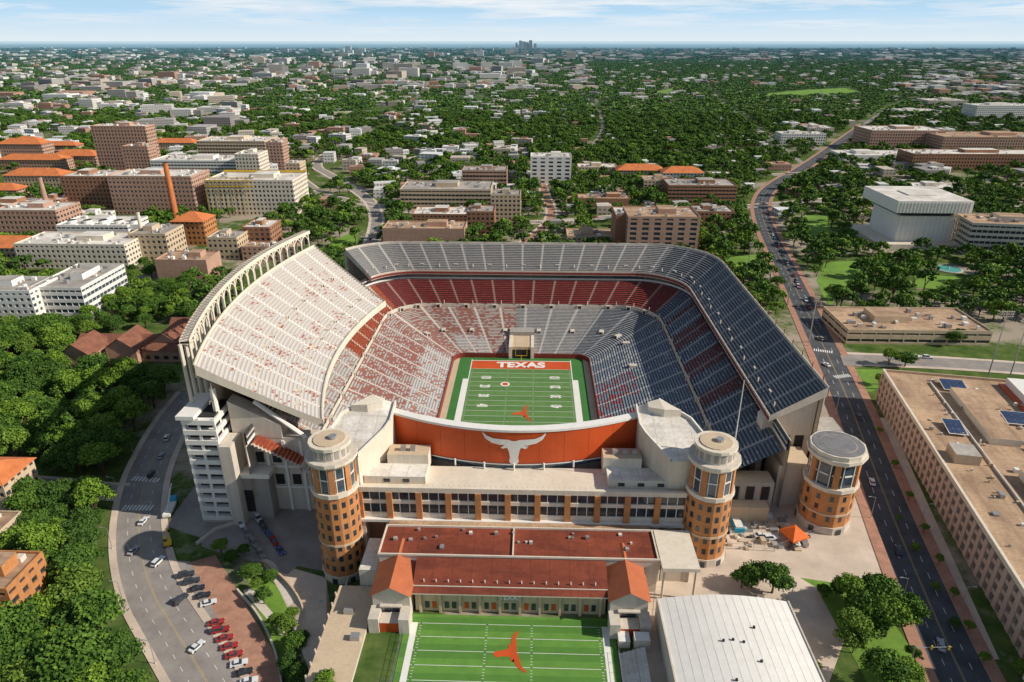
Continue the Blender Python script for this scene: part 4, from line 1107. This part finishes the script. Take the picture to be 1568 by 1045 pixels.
cf=collec('distant_tree_kinds',farm,['woodland_tree']*3,[(-900,1500),(-600,1800),(1000,1700)])
def scatter(name,P,S,col):
    me=bpy.data.meshes.new(name); me.from_pydata([tuple(p) for p in P.tolist()],[],[])
    a=me.attributes.new('scl','FLOAT_VECTOR','POINT'); a.data.foreach_set('vector',S.astype(np.float32).ravel())
    n=len(P); r=np.zeros((n,3),np.float32); r[:,2]=rng.uniform(0,6.28,n)
    a=me.attributes.new('rot','FLOAT_VECTOR','POINT'); a.data.foreach_set('vector',r.ravel())
    o=bpy.data.objects.new(name,me); scene.collection.objects.link(o)
    ng=bpy.data.node_groups.new(name,'GeometryNodeTree')
    ng.interface.new_socket('Geometry',in_out='INPUT',socket_type='NodeSocketGeometry'); ng.interface.new_socket('Geometry',in_out='OUTPUT',socket_type='NodeSocketGeometry')
    gi=ng.nodes.new('NodeGroupInput'); go=ng.nodes.new('NodeGroupOutput'); ip=ng.nodes.new('GeometryNodeInstanceOnPoints'); ci=ng.nodes.new('GeometryNodeCollectionInfo')
    ci.inputs['Collection'].default_value=col; ci.inputs['Separate Children'].default_value=True; ci.inputs['Reset Children'].default_value=True
    def na(nm):
        q=ng.nodes.new('GeometryNodeInputNamedAttribute'); q.data_type='FLOAT_VECTOR'; q.inputs['Name'].default_value=nm; return q.outputs[0]
    lk=ng.links.new
    lk(gi.outputs[0],ip.inputs['Points']); lk(ci.outputs[0],ip.inputs['Instance']); ip.inputs['Pick Instance'].default_value=True
    lk(na('scl'),ip.inputs['Scale']); lk(na('rot'),ip.inputs['Rotation']); lk(ip.outputs[0],go.inputs[0])
    md_=o.modifiers.new('instances','NODES'); md_.node_group=ng; return o
def jgrid(y0,y1,sp,amax=.86):
    ys_=np.arange(y0,y1,sp); X=[];Y=[]
    for y in ys_:
        xx=np.arange(-amax*y-40,amax*y+40,sp); X.append(xx+rng.uniform(-.5,.5,len(xx))*sp); Y.append(np.full(len(xx),y)+rng.uniform(-.5,.5,len(xx))*sp)
    return np.concatenate(X),np.concatenate(Y)
def vnoise(x,y,s,seed):
    r=np.random.default_rng(seed); T=r.random((256,256)); fx=x/s;fy=y/s
    i=np.floor(fx).astype(int);j=np.floor(fy).astype(int);u=fx-i;v=fy-j;u=u*u*(3-2*u);v=v*v*(3-2*v)
    g=lambda a,b_:T[a%256,b_%256]
    return (g(i,j)*(1-u)+g(i+1,j)*u)*(1-v)+(g(i,j+1)*(1-u)+g(i+1,j+1)*u)*v
X,Y=jgrid(372,1500,9.6)
A_=X/Y
d=vnoise(X,Y,60,1)*.6+vnoise(X,Y,22,2)*.4
thr=np.where((A_<0)&(Y>560),.40,.22); thr=np.where((A_>.48),.34,thr); thr=np.where(Y<560,.26,thr); thr=np.where((A_<-.27)&(Y>430)&(Y<900),.47,thr)
ok=(~excluded(X,Y))&(d>thr)
for a,b_,_ in PL:
    if b_>360: ok&=((X-a)**2+(Y-b_)**2>30)
X,Y=X[ok],Y[ok]; n=len(X); sc_=rng.uniform(.5,1.25,n); P=np.stack([X,Y,[gz(a,b_) for a,b_ in zip(X,Y)]],1)
S=np.stack([sc_,sc_,sc_*rng.uniform(.8,1.1,n)],1)
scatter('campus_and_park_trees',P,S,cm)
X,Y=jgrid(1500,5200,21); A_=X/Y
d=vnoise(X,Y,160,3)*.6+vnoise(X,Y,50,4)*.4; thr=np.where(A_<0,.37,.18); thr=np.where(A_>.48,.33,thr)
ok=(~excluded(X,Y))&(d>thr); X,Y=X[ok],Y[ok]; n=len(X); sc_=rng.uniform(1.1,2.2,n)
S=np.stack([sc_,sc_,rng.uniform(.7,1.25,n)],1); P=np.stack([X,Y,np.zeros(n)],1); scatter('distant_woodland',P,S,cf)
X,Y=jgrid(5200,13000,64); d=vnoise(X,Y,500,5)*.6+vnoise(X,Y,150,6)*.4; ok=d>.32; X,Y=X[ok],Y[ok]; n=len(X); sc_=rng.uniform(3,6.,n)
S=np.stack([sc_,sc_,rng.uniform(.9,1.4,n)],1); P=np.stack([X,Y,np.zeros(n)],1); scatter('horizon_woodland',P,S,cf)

# ================================================================ VEHICLES & STREET FURNITURE
def carmesh(col,kind='sedan'):
    m=mat('car_paint_%d_%s'%(int(col[0]*99),kind),col,rough=.25,var=.03,spec=.6); mb=MB()
    L_=2.3 if kind=='sedan' else 2.5; hb=.85 if kind=='sedan' else 1.0; ht=1.42 if kind=='sedan' else 1.85
    prof=[(-L_,.35),(-L_-.05,.62),(-L_+.1,hb),(-L_+.9,hb+.03),(L_-.1,hb-.18),(L_,.55),(L_-.02,.35)]
    def ext(prof,w0,w1,mt):
        n=len(prof); zmin=min(z for _,z in prof); zmax=max(z for _,z in prof)
        wf=lambda z:w0+(w1-w0)*(z-zmin)/(zmax-zmin)
        Lf=[(-wf(z),y,z) for y,z in prof];Rf=[(wf(z),y,z) for y,z in prof]
        mb.face(Lf,mt);mb.face(Rf[::-1],mt)
        for i in range(n):
            j=(i+1)%n; mb.face([Lf[i],Rf[i],Rf[j],Lf[j]],mt)
    ext(prof,.92,.86,m)
    c0,c1=(-1.7,.75) if kind=='sedan' else (-2.35,.8)
    cab=[(c0,hb-.1),(c0+(.55 if kind=='sedan' else .2),ht-.06),(c1-.75,ht-.06),(c1,hb-.1)]; ext(cab,.80,.64,'glass')
    y0,y1=c0+(.5 if kind=='sedan' else .15),c1-.7
    mb.box(-.66,.66,y0,y1,ht-.07,ht,m)
    for x in (-.72,.70):
        for yy in (y0+.1,(y0+y1)/2,y1-.1): mb.face([(x,yy-.05,hb),(x+.03,yy-.05,hb),(x+.02,yy,ht-.05),(x,yy,ht-.05)],m)
    for x in (-.86,.86):
        for y in (-L_+.85,L_-.9): mb.rod((x-.1,y,.33),(x+.1,y,.33),.33,'tyre',10)
    for x in (-.6,.6): mb.box(x-.18,x+.18,L_-.06,L_+.02,.58,.72,'white'); mb.box(x-.18,x+.18,-L_-.08,-L_-.02,.66,.8,'redwall')
    me_o=mb.obj('tmp'); me=me_o.data; bpy.data.objects.remove(me_o); return me
CM=[carmesh((.70,.70,.69)),carmesh((.70,.70,.69),'suv'),carmesh((.03,.03,.035)),carmesh((.05,.05,.06),'suv'),carmesh((.36,.03,.03)),carmesh((.35,.36,.38)),carmesh((.05,.10,.25)),carmesh((.30,.02,.025),'suv'),carmesh((.25,.24,.22),'suv')]
def car(x,y,a,k=None,nm='car'):
    k=random.randrange(len(CM)) if k is None else k
    o=bpy.data.objects.new(nm,CM[k]); scene.collection.objects.link(o); o.location=(x,y,gz(x,y)+.08); o.rotation_euler=(0,0,a)
def carline(pa,pb,n,nm='parked_car',ks=None,cross=False,skip=0):
    a=G(*pa);b_=G(*pb); an=math.atan2(b_[1]-a[1],b_[0]-a[0])-math.pi/2+(1.2 if cross else 0)
    for i in range(n):
        if random.random()<skip: continue
        t=i/max(1,n-1); car(a[0]+(b_[0]-a[0])*t,a[1]+(b_[1]-a[1])*t,an+random.uniform(-.04,.04),random.choice(ks) if ks else None,nm)
carline((332,955),(382,1045),8,ks=[4,7,4,2,0,4],cross=True); carline((286,882),(320,925),5,ks=[2,3,0,8],cross=True); carline((388,785),(430,845),6); carline((360,790),(400,850),5,ks=[0,1,8])
for (px,py,k,a) in ((302,992,0,.4),(277,920,3,.4),(243,862,1,.2),(132,748,0,1.6),(247,700,5,-.2),(232,728,3,-.2),(256,672,1,-.3),(505,955,0,0),(494,925,5,0),(502,1000,3,.1),(1215,838,2,1),(1180,826,1,1.4),(1165,822,0,1.5),(1265,560,0,-.3),(1255,520,8,-.35),(1315,640,3,.3),(1375,845,2,.35),(1335,740,0,.3),(1440,990,5,.4),(220,800,0,0),(205,845,5,.1)):
    x,y=G(px,py); car(x,y,-a if px<700 else -a,k)
carline((1178,350),(1222,440),14,skip=.15); carline((1165,300),(1172,335),6); carline((1212,415),(1250,495),9,skip=.3)
carline((1330,545),(1420,549),6,'parked_car',skip=.2); carline((560,385),(575,350),5); carline((455,280),(480,262),4)
for p,w in ROADS[-2:]:
    for i in range(2,len(p)-1):
        if random.random()<.7:
            a,b_=p[i],p[i+1]; an=math.atan2(b_[1]-a[1],b_[0]-a[0])-math.pi/2; t=random.random(); sg=random.choice((-1,1)); q=(a[0]+(b_[0]-a[0])*t,a[1]+(b_[1]-a[1])*t+sg*2.5); car(q[0],q[1],an)
def lampmesh(h):
    mb=MB(); mb.rod((0,0,0),(0,0,h),.11,'metal',6,.07); mb.rod((0,0,h),(1.8,0,h+.3),.06,'metal',5); mb.box(1.5,2.4,-.16,.16,h+.22,h+.36,'metal'); mb.cyl(0,0,.22,.2,0,.5,'concrete',8)
    o=mb.obj('t'); me=o.data; bpy.data.objects.remove(o); return me
LM=lampmesh(8.5)
def lamp(x,y,a=0):
    o=bpy.data.objects.new('street_lamp',LM); scene.collection.objects.link(o); o.location=(x,y,gz(x,y)); o.rotation_euler=(0,0,a)
p,w=ROADS[2]
for sg in (1,-1):
    e=offs(p,sg*(w/2+1)); acc=0
    for i in range(1,len(e)):
        acc+=math.hypot(e[i][0]-e[i-1][0],e[i][1]-e[i-1][1])
        if acc>32 and e[i][1]<700: lamp(*e[i],0 if sg<0 else math.pi); acc=0
p,w=ROADS[0]
e=offs(p,w/2+1); acc=0
for i in range(1,len(e)):
    acc+=math.hypot(e[i][0]-e[i-1][0],e[i][1]-e[i-1][1])
    if acc>26: lamp(*e[i],math.pi); acc=0
def floodlight(px,pyb,pyt,bz=0,s_=1):
    x,y=G(px,pyb,bz); h=HT(x,y,pyt)-bz; mb=MB(); mb.rod((0,0,0),(0,0,h),.32,'metal',8,.2)
    for z in (h-2.4,h-1.3,h-.2):
        mb.box(-2.2*s_,2.2*s_,-.1,.1,z,z+.15,'metal')
        for k in range(6): mb.box((-2.1+k*.74)*s_,(-1.65+k*.74)*s_,-.45,-.1,z+.15,z+.65,'concrete')
    mb.obj('floodlight_mast',loc=(x,y,bz))
floodlight(1505,600,478,0,1.3); floodlight(1535,610,490,0,1.3); floodlight(1238,525,455,0,.6); floodlight(1143,425,372,0,.6); floodlight(1205,470,428,0,.5)
x,y=G(1392,1020); ts=MB(); ts.rod((0,0,0),(0,0,7),.16,'metal'); ts.rod((0,0,6.4),(9,0,7),.1,'metal')
for k in (4,8.3): ts.box(k-.2,k+.2,-.25,.05,6.1,7.3,'yellow'); 
ts.obj('traffic_signal',loc=(x,y,0))
def digger(px,py,a,s_=1):
    x,y=G(px,py); mb=MB()
    for xx in (-1.1,1.1): mb.box(xx-.3,xx+.3,-1.8,1.8,.05,.85,'tyre')
    mb.box(-1.3,1.3,-1.7,1.3,.95,1.9,'yellow'); mb.box(-1.2,-.2,0,1.3,1.9,3.0,'glass'); mb.box(-1.25,-.15,-.05,1.35,3.0,3.12,'yellow')
    mb.rod((.3,1,1.7),(.3,4.2,4.6),.24,'yellow'); mb.rod((.3,4.2,4.6),(.3,6.4,2.2),.18,'yellow'); mb.box(-.15,.75,6,6.8,1.2,2.2,'dark')
    o=mb.obj('excavator',loc=(x,y,gz(x,y)+.06),rz=a); o.scale=(s_,)*3
digger(258,835,.5,.9)
x,y=G(262,782); cr=MB(); cr.box(-1.3,1.3,-5,3,.8,1.8,'white'); cr.box(-1.2,1.2,3.2,5.2,.8,2.9,'blue'); cr.rod((0,-3,2),(0,4,7),.3,'white'); cr.rod((0,4,7),(0,6,7.5),.2,'white')
for xx in (-1.1,1.1):
    for yy in (-3.8,-2.4,4): cr.rod((xx-.2,yy,.5),(xx+.2,yy,.5),.5,'tyre',10)
cr.obj('crane_truck',loc=(x,y,gz(x,y)+.06),rz=.2)
x,y=G(1214,826); tt=MB()
for a in (-3,3):
    for b_ in (-3,3): tt.rod((a,b_,0),(a,b_,2.6),.08,'metal',5)
c4=[(-3.3,-3.3,2.5),(3.3,-3.3,2.5),(3.3,3.3,2.5),(-3.3,3.3,2.5)]
for i in range(4): tt.face([c4[i],c4[(i+1)%4],(0,0,4.6)],'orange'); q=c4[i];r=c4[(i+1)%4]; tt.face([q,r,(r[0],r[1],2.1),(q[0],q[1],2.1)],'orange')
tt.obj('canopy_tent',loc=(x,y,0),rz=.4)
fc=MB()
def fence(pts,h,m='metal'):
    for a,b_ in zip(pts[:-1],pts[1:]):
        L_=math.hypot(b_[0]-a[0],b_[1]-a[1]); n=max(1,int(L_/3))
        for k in range(n+1):
            q=(a[0]+(b_[0]-a[0])*k/n,a[1]+(b_[1]-a[1])*k/n); z=gz(*q); fc.rod((*q,z),(*q,z+h),.06,m,4)
        for z in (h*.95,h*.1,h*.5): fc.rod((*a,gz(*a)+z),(*b_,gz(*b_)+z),.04,m,4)
fence([G(1105,840),G(1185,845),G(1290,800)],2.4); fence([G(1015,900),G(1000,1060)],3); fence([(-28.8,70),(-28.8,136)],2.2); fence([(28.8,70),(28.8,131)],2.2)
fc.obj('perimeter_fence')
rt=MB()
def rwall(pts,h,m='concrete',t=.5):
    P=pts;Q=offs(P,t)
    for i in range(len(P)-1):
        z0,z1=gz(*P[i]),gz(*P[i+1])
        rt.face([(*P[i],z0-1),(*P[i+1],z1-1),(*P[i+1],z1+h),(*P[i],z0+h)],m); rt.face([(*Q[i],z0-1),(*Q[i+1],z1-1),(*Q[i+1],z1+h),(*Q[i],z0+h)],m); rt.face([(*P[i],z0+h),(*P[i+1],z1+h),(*Q[i+1],z1+h),(*Q[i],z0+h)],m)
rwall(smoothp([G(365,905),G(400,945),G(425,1000),G(435,1060)]),1.2); rwall(smoothp([G(405,862),G(450,900),G(472,945),G(462,990)]),1.4,'tan'); rwall([G(300,835),G(330,812),G(365,800)],1.2)
rwall([(-51,176),(-50.5,150),(-50.5,100)],2)
rt.obj('retaining_wall')

# ================================================================ SKY, SUN, CAMERA
AZ,EL=math.radians(98),math.radians(34)
w=bpy.data.worlds.new('World'); scene.world=w; w.use_nodes=True; nt=w.node_tree
bg=nt.nodes['Background']; sky=nd(nt,'ShaderNodeTexSky',sky_type='NISHITA'); sky.sun_disc=False; sky.sun_elevation=EL; sky.sun_rotation=AZ
sky.air_density=1.0; sky.dust_density=.3; sky.ozone_density=1.5
tc=nd(nt,'ShaderNodeTexCoord'); sp_=nd(nt,'ShaderNodeSeparateXYZ'); nt.links.new(tc.outputs['Generated'],sp_.inputs[0]); zz=sp_.outputs[2]
haze=mixc(nt,mapr(nt,zz,0,.035),(9.4,10.6,11.2),(5.9,8.9,11.6))
base=mixc(nt,mapr(nt,zz,.03,.14,1,0),sky.outputs[0],haze)
mp=nd(nt,'ShaderNodeMapping'); mp.inputs['Scale'].default_value=(5,5,70); nt.links.new(tc.outputs['Generated'],mp.inputs['Vector'])
n_=noise(nt,mp.outputs[0],1.3,8,.62)
cl=mth(nt,'MULTIPLY',mapr(nt,n_,.46,.58,0,.95),mapr(nt,zz,.006,.022))
n4=noise(nt,mp.outputs[0],2.6,6,.6)
cc=mixc(nt,mapr(nt,n4,.38,.62),(11.9,12.0,12.1),(8.3,9.8,11.2))
c=mixc(nt,mth(nt,'MULTIPLY',cl,mapr(nt,zz,.06,.2,1,.3)),base,cc); nt.links.new(c,bg.inputs['Color']); bg.inputs['Strength'].default_value=.08
sl=bpy.data.lights.new('sun','SUN'); sl.energy=5.0; sl.angle=math.radians(.5); sl.color=(1,.93,.82)
so=bpy.data.objects.new('sun',sl); scene.collection.objects.link(so)
S_=Vector((math.sin(AZ)*math.cos(EL),math.cos(AZ)*math.cos(EL),math.sin(EL))); so.rotation_euler=S_.to_track_quat('Z','Y').to_euler(); so.location=(300,0,300)
cd=bpy.data.cameras.new('camera'); co=bpy.data.objects.new('camera',cd); scene.collection.objects.link(co); scene.camera=co
cd.lens=24; cd.sensor_width=36; cd.clip_end=200000; cd.clip_start=1
co.location=(CX,0,H); co.rotation_euler=(math.pi/2-PITCH,0,YAW)
scene.view_settings.view_transform='Standard'; scene.view_settings.look='None'; scene.view_settings.exposure=0
